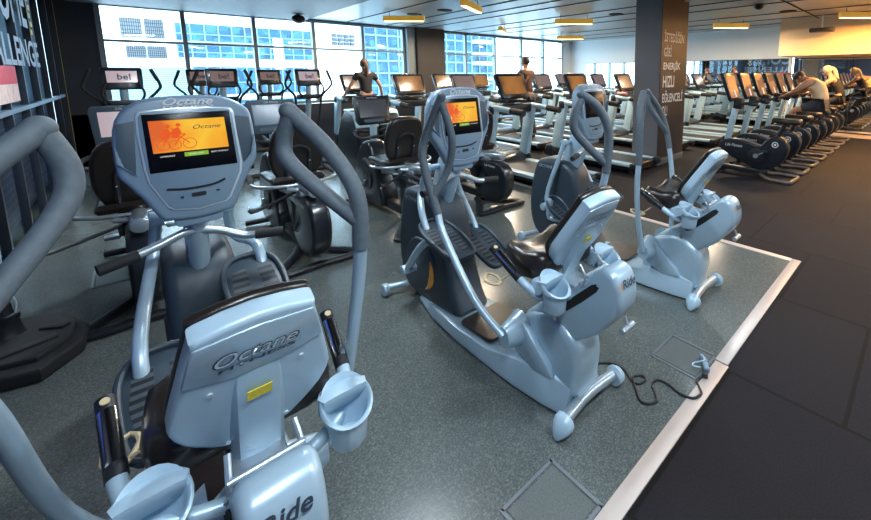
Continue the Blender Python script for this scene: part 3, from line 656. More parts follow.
    t = MB(); t.prism([(-.026, .205), (.024, .205), (.024, .238), (-.026, .238)], .064, .066, frame=(bo, bu, bvv, bn)); t.build('yellow_sticker', 'yellow', back)
    for a, b in ((-.090, .262), (-.062, .045), (.090, .262), (.062, .045)): MB().cyl(bp(a, b, .042), bp(a, b, .049), .006, seg=10).build('shell_screw', 'consrim', back)
    # cup holders and hand grips
    for sx in (-1, 1):
        t = R_(MB()); t.tube([(0, 1.10, .575), (sx*.11, 1.12, .585), (sx*.19, 1.15, .605), (sx*.235, 1.20, .635)], .019, 12)
        fa = t.build('grip_arm', 'silver', r)
        t = R_(MB()); t.tube([(sx*.215, 1.16, .61), (sx*.24, 1.22, .65), (sx*.25, 1.27, .68)], .019, 12); t.build('grip_elbow', 'shell', fa)
        t = R_(MB()); t.tube([(sx*.248, 1.26, .675), (sx*.262, 1.44, .775)], [.0215, .020], 12); hg = t.build('pulse_grip', 'black', r)
        d = Vector((sx*.023, .185, .11)).normalized(); up = Vector((0, -.5, .86))
        a = Vector((sx*.2505, 1.285, .690)); b = Vector((sx*.2600, 1.405, .7565))
        t = R_(MB()); t.tube([a+Vector((-sx*.002, -.003, .006)), b+Vector((-sx*.002, -.003, .006))], .0195, 12); t.build('pulse_plate', 'chrome', hg)
        t = R_(MB()); c = Vector((sx*.261, 1.425, .768)); t.cyl(c+up*.016, c+up*.0215, .0095, seg=14); t.build('resistance_button', 'cream', hg)
        t = R_(MB())   # cup: tapered, open, with scooped lip
        cc = (sx*.197+.004, 1.095, .622); N = 24
        def ring(rr, zf, tilt): return [(cc[0]+rr*math.cos(2*math.pi*j/N), cc[1]+rr*1.05*math.sin(2*math.pi*j/N), cc[2]+zf+tilt*math.sin(2*math.pi*j/N)) for j in range(N)]
        t.loft([ring(.001, -.055, 0), ring(.040, -.055, 0), ring(.046, -.045, 0), ring(.053, .02, 0), ring(.056, .040, .006), ring(.065, .045, .012), ring(.068, .070, .034), ring(.063, .077, .038), ring(.056, .070, .032), ring(.050, .02, 0), ring(.042, -.04, 0), ring(.001, -.042, 0)], cap=False)
        t.build('cup_holder', 'shell', r, ang=50)
        t = R_(MB()); t.loft([[(cc[0]+a*ww, y, z_+c*hh) for a, c in ((-1, -1), (-1, .7), (-.6, 1), (.6, 1), (1, .7), (1, -1))] for y, ww, z_, hh in ((1.095, .056, .712, .008), (1.125, .064, .690, .034), (1.165, .050, .672, .038), (1.215, .026, .655, .024))]); t.build('holder_bridge', 'shell', r)
    # tan buckle hanging by the seat
    t = R_(MB()); t.tube([(-.245, 1.40, .60), (-.215, 1.47, .60), (-.235, 1.52, .60), (-.285, 1.47, .60), (-.275, 1.41, .60)], .007, 6, 2, True); t.tube([(-.245, 1.42, .60), (-.20, 1.40, .62), (-.15, 1.38, .64)], .005, 6)
    t.build('strap_buckle', 'cream', r)
    return r
def pedal_set(r, poses):
    for sx, (py, pz, tilt), (cy, cz) in poses:
        lk = R_(MB()); lk.tube([(sx*.118, 2.28, 1.00), (sx*.14, 2.33, .84), (sx*.20, py+.20, pz+.13), (sx*.205, py+.10, pz-.03)], .021, 12); lk.build('swing_link', 'silver', r)
        ca = R_(MB()); ca.tube([(sx*.18, cy, cz), (sx*.21, cy-.08, cz+.07), (sx*.205, py+.16, pz-.05), (sx*.15, py, pz-.045)], .025, 12); ca.cyl((sx*.12, cy, cz), (sx*.235, cy, cz), .034, seg=18, bev=.005); ca.build('crank_arm', 'silver', r)
        o = Vector((sx*.158, py, pz)); u = Vector((1, 0, 0)); v = Vector((0, 1, tilt)).normalized(); n = u.cross(v)
        prof = [(0, -.20), (.055, -.20), (.085, -.17), (.098, -.08), (.105, .05), (.095, .14), (.06, .20), (0, .21), (-.06, .20), (-.095, .14), (-.105, .05), (-.098, -.08), (-.085, -.17), (-.055, -.20)]
        pl_ = [(p.x, p.y) for p in cr([(a, b, 0) for a, b in prof], 2, True)]
        t = R_(MB()); t.prism(pl_, -.012, .012, frame=(o, u, v, n), bev=.004); pd = t.build('pedal', 'slate', r)
        t = R_(MB()); t.tube([o+p[0]*u+p[1]*v+.018*n for p in pl_[::2]], .011, 8, 2, True); t.build('pedal_rim', 'slate', pd)
        for q in (-1, 1):
            t = R_(MB()); t.prism([(q*.020, -.15), (q*.065, -.15), (q*.080, .0), (q*.072, .12), (q*.020, .14)][::q], .0118, .0135, frame=(o, u, v, n)); t.build('slot_panel', 'slots', pd)
def arm(root, side, pole, inner, grip_from):
    t = R_(MB()); k = grip_from
    t.tube(pole[:k+1], .0195, 14, 5); a = t.build('moving_arm', 'silver', root); a['arm'] = 1
    t = R_(MB()); t.tube(pole[k:], .0235, 14, 6); t.tube(inner, .0215, 14, 6); t.ell(pole[-1], (.0243, .0243, .0243)); t.build('foam_grip', 'foam', a)

rider = make_rider(1.40, 'seated elliptical in the middle with lit amber screen, power cable trailing behind it')
L_ = [(-.22, 1.42, .30), (-.26, 1.60, .44), (-.275, 1.84, .71), (-.27, 1.91, .82), (-.275, 2.04, 1.10), (-.25, 2.05, 1.25), (-.21, 1.93, 1.48)]
def copy_rider(cx, label, dark=False):
    r = dup(rider, (cx, Y0, 0), label)
    if dark:
        for ch in list(r.children):
            for g in list(ch.children):
                if g.get('picture_part'): bpy.data.objects.remove(g)
    return r
r1 = copy_rider(.135, 'large foreground seated elliptical at left, cut by the frame bottom, glowing orange screen')
r3 = copy_rider(2.75, 'seated elliptical nearest the pillar, its console screen dark and seen at an angle', True)
for c in r1.children:      # this machine's backrest stands a little more upright
    if c.name.startswith('backrest'):
        Rx = Matrix.Rotation(R(-8.5), 3, 'X'); pv = Vector((0, 1.235-Y0, .695)); c.rotation_euler = (R(-8.5), 0, 0); c.location = pv - Rx @ pv + Vector((.008, -.012, -.020))
arm(rider, -1, L_, [(-.205, 1.945, 1.45), (-.17, 1.90, 1.24), (-.18, 1.94, 1.06), (-.268, 1.955, .92)], 3)
arm(rider, 1, [(.22, 1.42, .30), (.28, 1.34, .58), (.32, 1.24, .93), (.325, 1.20, 1.08), (.325, 1.19, 1.30), (.27, 1.22, 1.43), (.18, 1.26, 1.50)], [(.19, 1.26, 1.485), (.155, 1.28, 1.40), (.17, 1.28, 1.30), (.32, 1.205, 1.13)], 3)
arm(r1, 1, [(.22, 1.42, .30), (.275, 1.34, .55), (.30, 1.25, .88), (.302, 1.19, 1.08), (.300, 1.19, 1.25), (.25, 1.25, 1.385), (.165, 1.28, 1.50)], [(.167, 1.28, 1.485), (.152, 1.30, 1.41), (.165, 1.28, 1.34), (.297, 1.19, 1.17)], 3)
arm(r1, -1, [(-.22, 1.42, .30), (-.345, 1.36, .58), (-.372, 1.18, .96), (-.385, 1.10, 1.10), (-.385, 1.11, 1.28), (-.36, 1.14, 1.40), (-.265, 1.20, 1.50)], [(-.265, 1.20, 1.495), (-.240, 1.21, 1.41), (-.26, 1.19, 1.33), (-.375, 1.11, 1.17)], 3)
arm(r3, -1, [(-.22, 1.42, .30), (-.28, 1.43, .55), (-.31, 1.43, .80), (-.315, 1.42, .97), (-.315, 1.42, 1.22), (-.29, 1.44, 1.36), (-.22, 1.46, 1.465)], [(-.22, 1.46, 1.45), (-.20, 1.47, 1.36), (-.22, 1.47, 1.24), (-.31, 1.425, 1.06)], 3)
arm(r3, 1, [(.22, 1.42, .30), (.28, 1.44, .55), (.305, 1.47, .78), (.32, 1.51, .99), (.325, 1.55, 1.16), (.30, 1.60, 1.30), (.16, 1.64, 1.46)], [(.165, 1.64, 1.45), (.16, 1.63, 1.37), (.20, 1.60, 1.28), (.32, 1.54, 1.12)], 3)
pedal_set(rider, ((-1, (2.02, .605, .26), (2.47, .27)), (1, (2.05, .46, .40), (2.28, .36))))
pedal_set(r1, ((-1, (1.66, .575, .28), (2.18, .28)), (1, (1.98, .685, .42), (2.45, .40))))
pedal_set(r3, ((-1, (2.22, .36, .45), (2.44, .40)), (1, (2.08, .545, .28), (2.30, .24))))
# ------------------------------------------------------------------ small floor things in front
t = MB()
def floor_box(x0, x1, y0, y1, label):
    r = thing('floor_box', label, 'floor hatch', ((x0+x1)/2, (y0+y1)/2, .0))
    w_, h_ = x1-x0, y1-y0
    MB().box((0, 0, .0045), (w_-.03, h_-.03, .004)).build('lid', 'vinyl_cover', r)
    t = MB()
    for s_ in (-1, 1): t.box((s_*w_/2, 0, .005), (.014, h_+.014, .006)); t.box((0, s_*h_/2, .005), (w_, .014, .006))
    t.build('lid_frame', 'hatch', r)
floor_box(.80, 1.07, .735, .985, 'square floor box lid with grey frame at the bottom edge beside the metal strip')
floor_box(1.93, 2.18, .74, 1.00, 'square floor box lid where the black power cable plugs in')
floor_box(-.36, -.10, 4.38, 4.85, 'pale framed floor box lid on the left, behind the foreground machine')
t = MB(); cab = [(1.45, 1.10, .012), (1.58, 1.17, .012), (1.66, 1.18, .008), (1.72, 1.11, .008), (1.715, 1.04, .008), (1.68, .98, .008), (1.69, .94, .008), (1.735, .93, .010), (1.745, .96, .014), (1.70, .985, .016), (1.66, .95, .012), (1.60, .885, .008), (1.605, .845, .008), (1.65, .82, .008), (1.69, .85, .008), (1.73, .89, .008), (1.78, .885, .008), (1.79, .83, .008), (1.775, .765, .008), (1.785, .70, .015), (1.84, .68, .016), (1.885, .71, .010), (1.92, .735, .012), (1.99, .715, .02)]
t.tube(cab, .0065, 8, 5); tag(t.build('power_cable', 'black'), 'black power cable looping across the vinyl behind the middle machine', 'cable')
t = thing('power_connector', 'crumpled blue-grey taped power connectors on the metal strip', 'connector', (2.02, .73, .012))
MB().box((0, 0, .02), (.06, .028, .03), (35, 'Z'), bev=.006).build('plug', 'cons', t); MB().box((.055, .035, .018), (.06, .022, .026), (55, 'Z'), bev=.006).build('plug', 'cons', t)
MB().tube([(-.02, .02, .02), (-.05, .05, .03), (-.01, .06, .02), (.03, .02, .035), (.08, .06, .02)], .004, 6).build('tape_strip', 'shell', t); MB().box((-.04, -.012, .012), (.05, .03, .022), (20, 'Z'), bev=.004).build('socket', 'black', t)
# heavy black base with pole at left
r = thing('stand_base', 'heavy black rubber weight base with upright pole and cord at far left', 'stand', (-.56, 3.68, .0))
t = MB(); o8 = [(-.22, -.42), (.08, -.50), (.22, -.30), (.23, -.08), (.12, .20), (-.05, .26), (-.22, .20)]
t.prism(o8, .006, .085, axis='z', taper=.02); t.prism([(x*.8, y*.8-.01) for x, y in o8], .07, .115, axis='z', taper=.015)
for a, b in (((-.1, -.30), (.12, -.22)), ((.05, -.05), (.15, -.12))): t.beam((a[0], a[1], .12), (b[0], b[1], .12), .05, .02, bev=.006)
t.build('weight', 'rubber', r)
t = MB().lathe([(.075, .10), (.06, .13), (.05, .20), (.055, .21), (.055, .235), (.035, .24), (.03, .30), (.001, .30)], (-.08, 0, 0)).build('socket', 'black', r)
MB().cyl((-.08, 0, .28), (-.08, 0, 1.75), .017).build('pole', 'black', r)
MB().tube([(-.045, -.01, .22), (-.03, -.02, .30), (-.045, -.02, .38), (-.055, -.015, .52), (-.05, -.02, .70)], .0045, 6).build('cord', 'shell', r)

# ------------------------------------------------------------------ recumbent bikes (origin under seat, y=4.2)
YR = 4.2
def R2(mb=None): m = MB(); m.off = Vector((0, -YR, 0)); return m
def make_recumbent(x, label, scr):
    r = thing('recumbent_bike', label, 'exercise bike', (x, YR, 0), group=None)
    t = R2(); t.tube([(0, 4.02, .04), (-.10, 3.84, .035), (-.30, 3.58, .03), (-.28, 3.51, .03), (0, 3.51, .035), (.28, 3.51, .03), (.30, 3.58, .03), (.10, 3.84, .035)], .042, 10, 3, True, sq=.6); t.build('rear_foot', 'black', r)
    t = R2(); t.beam((0, 3.9, .13), (0, 4.6, .13), .11, .10, bev=.02); t.tube([(-.26, 5.05, .04), (0, 5.0, .05), (.26, 5.05, .04)], .03, 10); t.beam((0, 4.55, .13), (0, 5.05, .06), .09, .07, bev=.015); t.build('frame', 'black', r)
    t = R2(); P = [(4.12, .53), (3.9, .57), (3.66, .585), (3.50, .57), (3.40, .48), (3.38, .34), (3.44, .19), (3.58, .09), (3.78, .09), (3.95, .18), (3.98, .24), (3.84, .27), (3.74, .34), (3.74, .42), (3.86, .47), (4.12, .47)]
    t.prism(P, -.075, .075, smooth=3, taper=.03); tb = t.build('tail_body', 'blackb', r)
    for sx in (-1, 1): text('Life Fitness', .035, .20, 'logow', tb, (sx*.0765, 3.66-YR, .53), (0, sx, 0), (0, 0, 1), shear=.25)
    t = R2(); t.cyl((0, 3.50, .655), (0, 4.2, .60), .05, seg=18, bev=.01); t.beam((0, 3.7, .60), (0, 4.45, .50), .12, .06, bev=.015); t.build('seat_track', 'steel', r)
    t = R2(); t.prism([(4.38, .10), (4.42, .34), (4.56, .62), (4.66, .80), (4.82, .80), (5.02, .62), (5.12, .38), (5.08, .12), (4.8, .07)], -.10, .10, smooth=3, taper=.03); fb = t.build('front_housing', 'blackb', r)
    for sx in (-1, 1):
        t = R2(); t.cyl((sx*.10, 4.72, .36), (sx*.115, 4.72, .36), .12, seg=24); t.build('crank_cover', 'black', fb)
        t = R2(); t.beam((sx*.135, 4.72, .36), (sx*.135, 4.72-sx*.14, .28+.05*sx), .03, .02, bev=.005); t.box((sx*.19, 4.72-sx*.15, .28+.05*sx), (.10, .09, .03), bev=.008); t.build('pedal', 'steel', fb)
    t = R2(); t.tube([(0, 4.74, .74), (0, 4.72, 1.0), (0, 4.74, 1.10)], .04, 12); t.build('post', 'lfs', r)
    t = R2(); t.tube([(-.06, 4.70, .93), (-.22, 4.66, .96), (-.29, 4.50, .93), (-.25, 4.44, .90), (0, 4.60, .88), (.25, 4.44, .90), (.29, 4.50, .93), (.22, 4.66, .96), (.06, 4.70, .93)], .018, 10, 4); t.build('handlebar', 'rubber', r)
    o, u, v = Vector((0, 4.70-YR, 1.19)), Vector((1, 0, 0)), Vector((0, .18, 1)).normalized(); n = u.cross(v); fr = (o, u, v, n)
    t = MB(); t.prism([(-.20, .165), (.20, .165), (.215, .12), (.195, -.15), (.17, -.175), (-.17, -.175), (-.195, -.15), (-.215, .12)], -.04, .0, frame=fr, bev=.012); con = t.build('console', 'pocket' if scr != 'lfdark' else 'blackb', r)
    t = MB(); t.prism([(-.165, .115), (.165, .115), (.158, -.085), (-.158, -.085)], .0, .004, frame=fr); t.build('screen', scr, con)
    t = MB(); t.prism(rrect(.24, .035, .012, 2, 0, -.13), .0, .006, frame=fr); t.build('key_strip', 'pocket', con)
    text('Life Fitness', .02, .12, 'logow', con, o+v*.14+n*.001, u, v, shear=.2)
    # seat
    t = R2(); t.prism([(3.92, .66), (3.94, .72), (4.12, .70), (4.36, .71), (4.42, .68), (4.38, .635), (4.1, .63)], -.21, .21, smooth=2, taper=.03); t.build('seat', 'leather', r)
    o, v = Vector((0, 4.0-YR, .74)), Vector((0, -.26, 1)).normalized(); n = u.cross(v); fr = (o, u, v, n)
    P = [(-.09, .43), (.09, .43), (.175, .37), (.205, .22), (.195, .06), (.13, -.06), (0, -.08), (-.13, -.06), (-.195, .06), (-.205, .22), (-.175, .37)]
    t = MB(); t.prism(P, -.05, .03, frame=fr, smooth=3, taper=.028); bk = t.build('backrest', 'leather', r)
    t = MB()
    for sx in (-1, 1): t.tube([o+u*sx*.09+v*.16+n*.035, o+u*sx*.09+v*-.02+n*.045, o+u*sx*.085-v*.14+n*.04], .017, 8, 2)
    t.tube([o+u*-.09+v*.15+n*.037, o+u*-.08+v*.23+n*.045, o+v*.27+n*.05, o+u*.08+v*.23+n*.045, o+u*.09+v*.15+n*.037], .013, 8); t.build('back_bracket', 'black', bk)
    t = MB()
    for sx in (-1, 1):
        for b in (.12, .02): t.ell(o+u*sx*.09+v*b+n*.053, (.007, .007, .007), seg=8)
    t.build('bracket_bolts', 'steel', bk)
    t = R2(); t.tube([(-.31, 4.22, .70), (-.33, 4.02, .665), (-.22, 3.90, .655), (0, 3.86, .65), (.22, 3.90, .655), (.33, 4.02, .665), (.31, 4.22, .70)], .014, 10, 4); t.tube([(-.12, 3.84, .63), (0, 3.80, .62), (.12, 3.84, .63)], .02, 8); sh = t.build('seat_handles', 'steel', r)
    for sx in (-1, 1): t = R2(); t.tube([(sx*.33, 4.06, .672), (sx*.31, 4.25, .705)], .021, 10); t.build('hand_grip', 'rubber', sh)
    t = R2(); t.tube([(.0, 3.9, .60), (-.38, 3.62, .56), (-.43, 3.60, .585)], .012, 8, 3); t.build('side_lever', 'black', r)
    return r
rec = make_recumbent(-.05, 'recumbent bike behind the foreground machine, its console showing a pale pink screen at far left', 'lfpink')
def recolor(r, part, sub, m):
    for c in r.children:
        if c.name.split('.')[0] == part:
            for g in c.children:
                if g.name.split('.')[0] == sub: g.data = g.data.copy(); g.data.materials.clear(); g.data.materials.append(M[m])
q = dup(rec, (.96, YR, 0), 'recumbent bike just right of the foreground console, blue-grey blank screen'); recolor(q, 'console', 'screen', 'lfdim')
q = dup(rec, (1.97, YR, 0), 'recumbent bike with dark blank screen, in front of the woman in black'); recolor(q, 'console', 'screen', 'lfdark')
for c in q.children:
    if c.name.startswith('console'): c.data = c.data.copy(); c.data.materials.clear(); c.data.materials.append(M['blackb'])
q = dup(rec, (2.95, YR, 0), 'recumbent bike half hidden behind the middle machine, only its tail and seat showing'); recolor(q, 'console', 'screen', 'lfdark')
for o in [x for x in COL.objects if x.name.startswith('recumbent_bike')]: o['group'] = 'recumbent bikes in a row'
text('be!', .10, .16, 'logo', [c for c in rec.children if c.name.startswith('console')][0], (.04, 4.70-YR-.012, 1.205), (1, 0, 0), (0, .18, 1), bold=.03, ext=.004, name='screen_word')

# ------------------------------------------------------------------ upright bikes (rear at y 1.35, front 2.5)
YU = 1.9
M['lfamber2'] = emis('brown_screen', grad([(.10, .055, .04), (.30, .13, .06), (.16, .08, .05)], .8, 3, lo=-.3, hi=.3))
M['footbar'] = mat('worn_grey_foot_bar', (.13, .11, .10), .4, .4, var=.15)
def R3(): m = MB(); m.off = Vector((0, -YU, 0)); return m
def make_upright(x, label):
    r = thing('upright_bike', label, 'exercise bike', (x, YU, 0))
    t = R3(); t.tube([(-.06, 1.78, .05), (-.23, 1.62, .035), (-.25, 1.40, .032), (-.20, 1.34, .032), (.20, 1.34, .032), (.25, 1.40, .032), (.23, 1.62, .035), (.06, 1.78, .05)], .028, 8, 3, True); t.build('rear_foot', 'footbar', r)
    t = R3(); t.tube([(-.24, 2.42, .035), (0, 2.38, .05), (.24, 2.42, .035)], .03, 8); t.beam((0, 1.70, .09), (0, 2.40, .09), .10, .08, bev=.02); t.build('frame', 'black', r)
    P = [(2.42, .36), (2.43, .48), (2.35, .55), (2.15, .57), (1.95, .53), (1.82, .50), (1.74, .60), (1.62, .665), (1.50, .63), (1.44, .52), (1.46, .38), (1.54, .24), (1.68, .15), (1.86, .13), (2.1, .22)]
    t = R3(); t.prism(P, -.085, .085, smooth=3, taper=.03); b = t.build('body', 'blackb', r)
    for sx in (-1, 1):
        t = R3(); t.cyl((sx*.084, 1.86, .34), (sx*.10, 1.86, .34), .115, seg=24, bev=.003); t.build('crank_cover', 'black', b)
        t = R3(); t.cyl((sx*.10, 1.86, .34), (sx*.125, 1.86, .34), .035, seg=14); t.beam((sx*.12, 1.86, .34), (sx*.12, 1.86+sx*.14, .34-.09*sx), .03, .018, bev=.004); t.build('crank', 'steel', b)
        t = R3(); t.box((sx*.18, 1.86+sx*.15, .34-.10*sx), (.10, .09, .03), bev=.008); t.build('pedal', 'black', b)
        t = R3(); t.tube([(sx*.087, 1.61+.04*math.cos(R(a)), .54+.04*math.sin(R(a))) for a in range(0, 360, 40)], .006, 6, 2, True); t.cyl((sx*.085, 1.61, .54), (sx*.089, 1.61, .54), .018, seg=10); t.build('round_badge', 'logow', b)
        text('Life Fitness', .045, .26, 'logow', b, (sx*.0865, 2.20-YU, .47), (0, sx, 0), (0, 0, 1), shear=.25)
    t = R3(); t.tube([(0, 1.60, .66), (0, 1.52, .86)], .032, 12); t.build('seat_post', 'black', r)
    t = R3(); t.prism([(-.12, 1.33), (-.13, 1.42), (-.06, 1.55), (-.035, 1.66), (0, 1.70), (.035, 1.66), (.06, 1.55), (.13, 1.42), (.12, 1.33), (0, 1.30)], .86, .94, axis='z', smooth=3, taper=.03); t.build('seat', 'leather', r)
    t = R3(); t.beam((0, 2.33, .53), (0, 2.22, 1.12), .12, .075, upv=(0, 1, 0), bev=.015); t.build('post', 'lfs', r)
    t = R3(); t.beam((0, 2.20, 1.05), (0, 2.18, 1.22), .16, .12, upv=(0, 1, 0), bev=.02); t.tube([(-.13, 1.84, 1.20), (-.19, 1.94, 1.17), (-.18, 2.12, 1.13), (-.06, 2.22, 1.14), (.06, 2.22, 1.14), (.18, 2.12, 1.13), (.19, 1.94, 1.17), (.13, 1.84, 1.20)], .019, 8, 4)
    t.tube([(-.20, 2.06, 1.15), (-.12, 1.98, 1.14), (.12, 1.98, 1.14), (.20, 2.06, 1.15)], .02, 8); t.build('handlebar', 'rubber', r)
    o, u, v = Vector((0, 2.30-YU, 1.40)), Vector((1, 0, 0)), Vector((0, .34, 1)).normalized(); n = u.cross(v); fr = (o, u, v, n)
    t = MB(); t.prism([(-.21, .235), (.21, .235), (.235, .20), (.205, -.20), (.17, -.235), (-.17, -.235), (-.205, -.20), (-.235, .20)], -.06, .0, frame=fr, bev=.012); con = t.build('console', 'blackb', r)
    t = MB(); t.prism([(-.19, .19), (.19, .19), (.175, -.19), (-.175, -.19)], .0, .004, frame=fr); t.build('screen', 'lfamber2', con)
    t = MB(); t.prism(rrect(.05, .12, .01, 2, 0, -.12), .0, .012, frame=fr); t.build('key_strip', 'logow', con)
    return r
ub = make_upright(6.78, 'upright bike nearest the camera at the front of the row, fully visible in profile')
UX = [6.78+.74*k for k in range(8)]
labs = ['upright bike second from the front of the row, its seat empty', 'upright bike third in the row, directly in front of the man in the tan vest', 'upright bike under the man in the tan sleeveless top', 'upright bike just behind the man in the tan vest, small yellow warning mark near it', 'empty upright bike between the man and the blonde woman', 'upright bike under the blonde woman in black', 'last upright bike, right beside the pale floor strip and mirror']
for k in range(1, 8):
    dup(ub, (UX[k], YU, 0), labs[k-1])
for o in [x for x in COL.objects if x.name.startswith('upright_bike')]: o['group'] = 'upright bikes in the row by the mirror'
t = MB(); t.prism([(-.05, 0), (.05, 0), (0, .08)], 0, .004, axis='x'); o = t.build('warning_sticker', 'yellow'); o.location = (UX[3]-.092, 1.50, .34); o.parent = None
o.parent = [x for x in COL.objects if x.name.startswith('upright_bike') and abs(x.location.x-UX[3]) < .01][0]; o.location = (-.093, 1.60-YU, .34)

# ------------------------------------------------------------------ treadmills (origin at the rear end of the deck centre)
def make_treadmill(x, y, label, scr='lforange'):
    r = thing('treadmill', label, 'treadmill', (x, y, 0))
    t = MB(); t.box((0, .92, .10), (.66, 1.75, .10), bev=.02); 
    for sx in (-1, 1):
        for yy in (.15, 1.6): t.cyl((sx*.28, yy, 0), (sx*.28, yy, .06), .035, seg=10)
    t.build('deck_base', 'black', r)
    t = MB(); t.box((0, .83, .168), (.56, 1.50, .012)); t.build('belt', 'belt', r)
    for sx in (-1, 1): t = MB(); t.box((sx*.355, .86, .16), (.13, 1.60, .055), bev=.015); t.build('side_rail', 'lfs', r)
    for sx in (-1, 1): t = MB(); t.box((sx*.355, .035, .145), (.135, .12, .10), bev=.02); t.build('end_cap', 'black', r)
    t = MB(); t.cyl((-.30, .08, .14), (.30, .08, .14), .045, seg=14); t.build('rear_roller', 'black', r)
    t = MB(); t.prism([(1.52, .10), (1.55, .22), (1.70, .30), (1.92, .29), (2.0, .20), (2.0, .06), (1.6, .06)], -.36, .36, smooth=2, taper=.03); t.build('motor_hood', 'blackb', r)
    for sx in (-1, 1):
        t = MB(); t.beam((sx*.40, 1.66, .26), (sx*.39, 1.50, 1.10), .09, .20, upv=(0, 1, 0), bev=.02); up_ = t.build('upright', 'lfs', r)
        t = MB(); t.beam((sx*.41, 1.64, .02), (sx*.41, 1.62, .28), .075, .20, upv=(0, 1, 0), bev=.02); t.build('boot', 'black', up_)
        t = MB(); t.tube([(sx*.40, 1.56, 1.02), (sx*.40, 1.49, 1.09), (sx*.395, 1.30, 1.085), (sx*.385, 1.02, 1.065)], .046, 10, 3); t.build('side_handrail', 'lfs', r)
        t = MB(); t.tube([(sx*.388, 1.10, 1.07), (sx*.380, .84, 1.05)], .049, 10); t.build('hand_grip', 'rubber', r)
    t = MB(); t.beam((-.47, 1.50, 1.06), (.47, 1.50, 1.06), .13, .15, bev=.04); t.tube([(-.16, 1.44, 1.18), (-.12, 1.34, 1.19), (.12, 1.34, 1.19), (.16, 1.44, 1.18)], .02, 8); t.prism([(1.40, 1.16), (1.52, 1.26), (1.62, 1.24), (1.6, 1.14)], -.20, .20, bev=.015); t.build('cross_bar', 'black', r)
    o, u, v = Vector((0, 1.48, 1.42)), Vector((1, 0, 0)), Vector((0, .50, 1)).normalized(); n = u.cross(v); fr = (o, u, v, n)
    t = MB(); t.prism([(-.28, .22), (.28, .22), (.31, .185), (.285, -.175), (.25, -.21), (-.25, -.21), (-.285, -.175), (-.31, .185)], -.05, .0, frame=fr, bev=.012); con = t.build('console', 'blackb', r)
    t = MB(); t.prism([(-.25, .165), (.25, .165), (.235, -.14), (-.235, -.14)], .0, .004, frame=fr); t.build('screen', scr, con)
    t = MB(); t.tube([(-.22, 1.42, 1.205), (-.10, 1.38, 1.25), (0, 1.37, 1.255), (.10, 1.38, 1.25), (.22, 1.42, 1.205)], .014, 8); t.build('tray_rim', 'rubber', r)
    return r
tm = make_treadmill(4.22, 3.25, 'large treadmill with amber screen in front of the man in brown')
lst = [(5.80, 3.22, 'large treadmill with bright amber screen, directly behind the dark-screened seated elliptical', 'lforange'),
 (7.90, 3.54, 'treadmill half hidden by the pillar, a pink towel on its handrail', 'lforange'),
 (9.05, 3.25, 'first treadmill right of the pillar, rose grey screen', 'lfrose'), (10.15, 3.25, 'second treadmill right of the pillar, amber screen', 'lforange'), (11.25, 3.25, 'third treadmill right of the pillar, nearest the mirror wall', 'lfrose'),
 (3.72, 5.62, 'treadmill with large amber screen in front of the brown window pier', 'lforange'), (4.95, 5.62, 'treadmill with tall dark framed rose screen right of the brown window pier', 'lfrose'), (6.15, 5.62, 'treadmill under the man in the brown shirt', 'lfrose'), (7.35, 5.62, 'middle row treadmill right behind the man in brown', 'lfrose'), (8.55, 5.62, 'middle row treadmill between the amber screen and white wall', 'lforange'), (9.75, 5.62, 'middle row treadmill seen just left of the pillar, olive grey screen', 'lfrose'), (10.95, 5.62, 'middle row treadmill hidden partly by the pillar edge', 'lforange'),
 (3.55, 7.85, 'window row treadmill under the woman in black', 'lfrose'), (4.72, 7.85, 'window row treadmill with rose screen left of the brown pier', 'lfrose'), (5.85, 7.85, 'window row treadmill standing right in front of the brown pier', 'lforange'), (7.05, 7.85, 'window row treadmill by the second mullion right of the pier', 'lforange'), (8.25, 7.85, 'window row treadmill behind the head of the man in brown', 'lfrose'), (9.45, 7.85, 'window row treadmill to the right of the man in brown', 'lfrose'), (10.65, 7.85, 'window row treadmill nearest the white corner', 'lfrose')]
for x, y, l, s_ in lst:
    q = dup(tm, (x, y, 0), l)
    if s_ != 'lforange': recolor(q, 'console', 'screen', s_)
for o in [x for x in COL.objects if x.name.startswith('treadmill')]: o['group'] = 'treadmills in rows facing the windows'
t = MB(); rings = []
for k in range(7):
    a = -.12+.04*k; rings.append([(a, .05*math.cos(R(q)), .03+(.035+.012*math.sin(k*2.1+q))*math.sin(R(q))) for q in range(0, 360, 30)])
t.loft(rings); M['towel'] = mat('pink_towel', (.62, .30, .28), .9, bump=.5, bscale=90, var=.25, vscale=25)
o = t.build('towel', 'towel'); o.location = (7.503, 4.84, 1.152); o.rotation_euler = (0, 0, R(85)); tag(o, 'crumpled pink towel on the treadmill rail left of the pillar', 'towel')
for i in bpy.data.objects['window_1'].children: pass

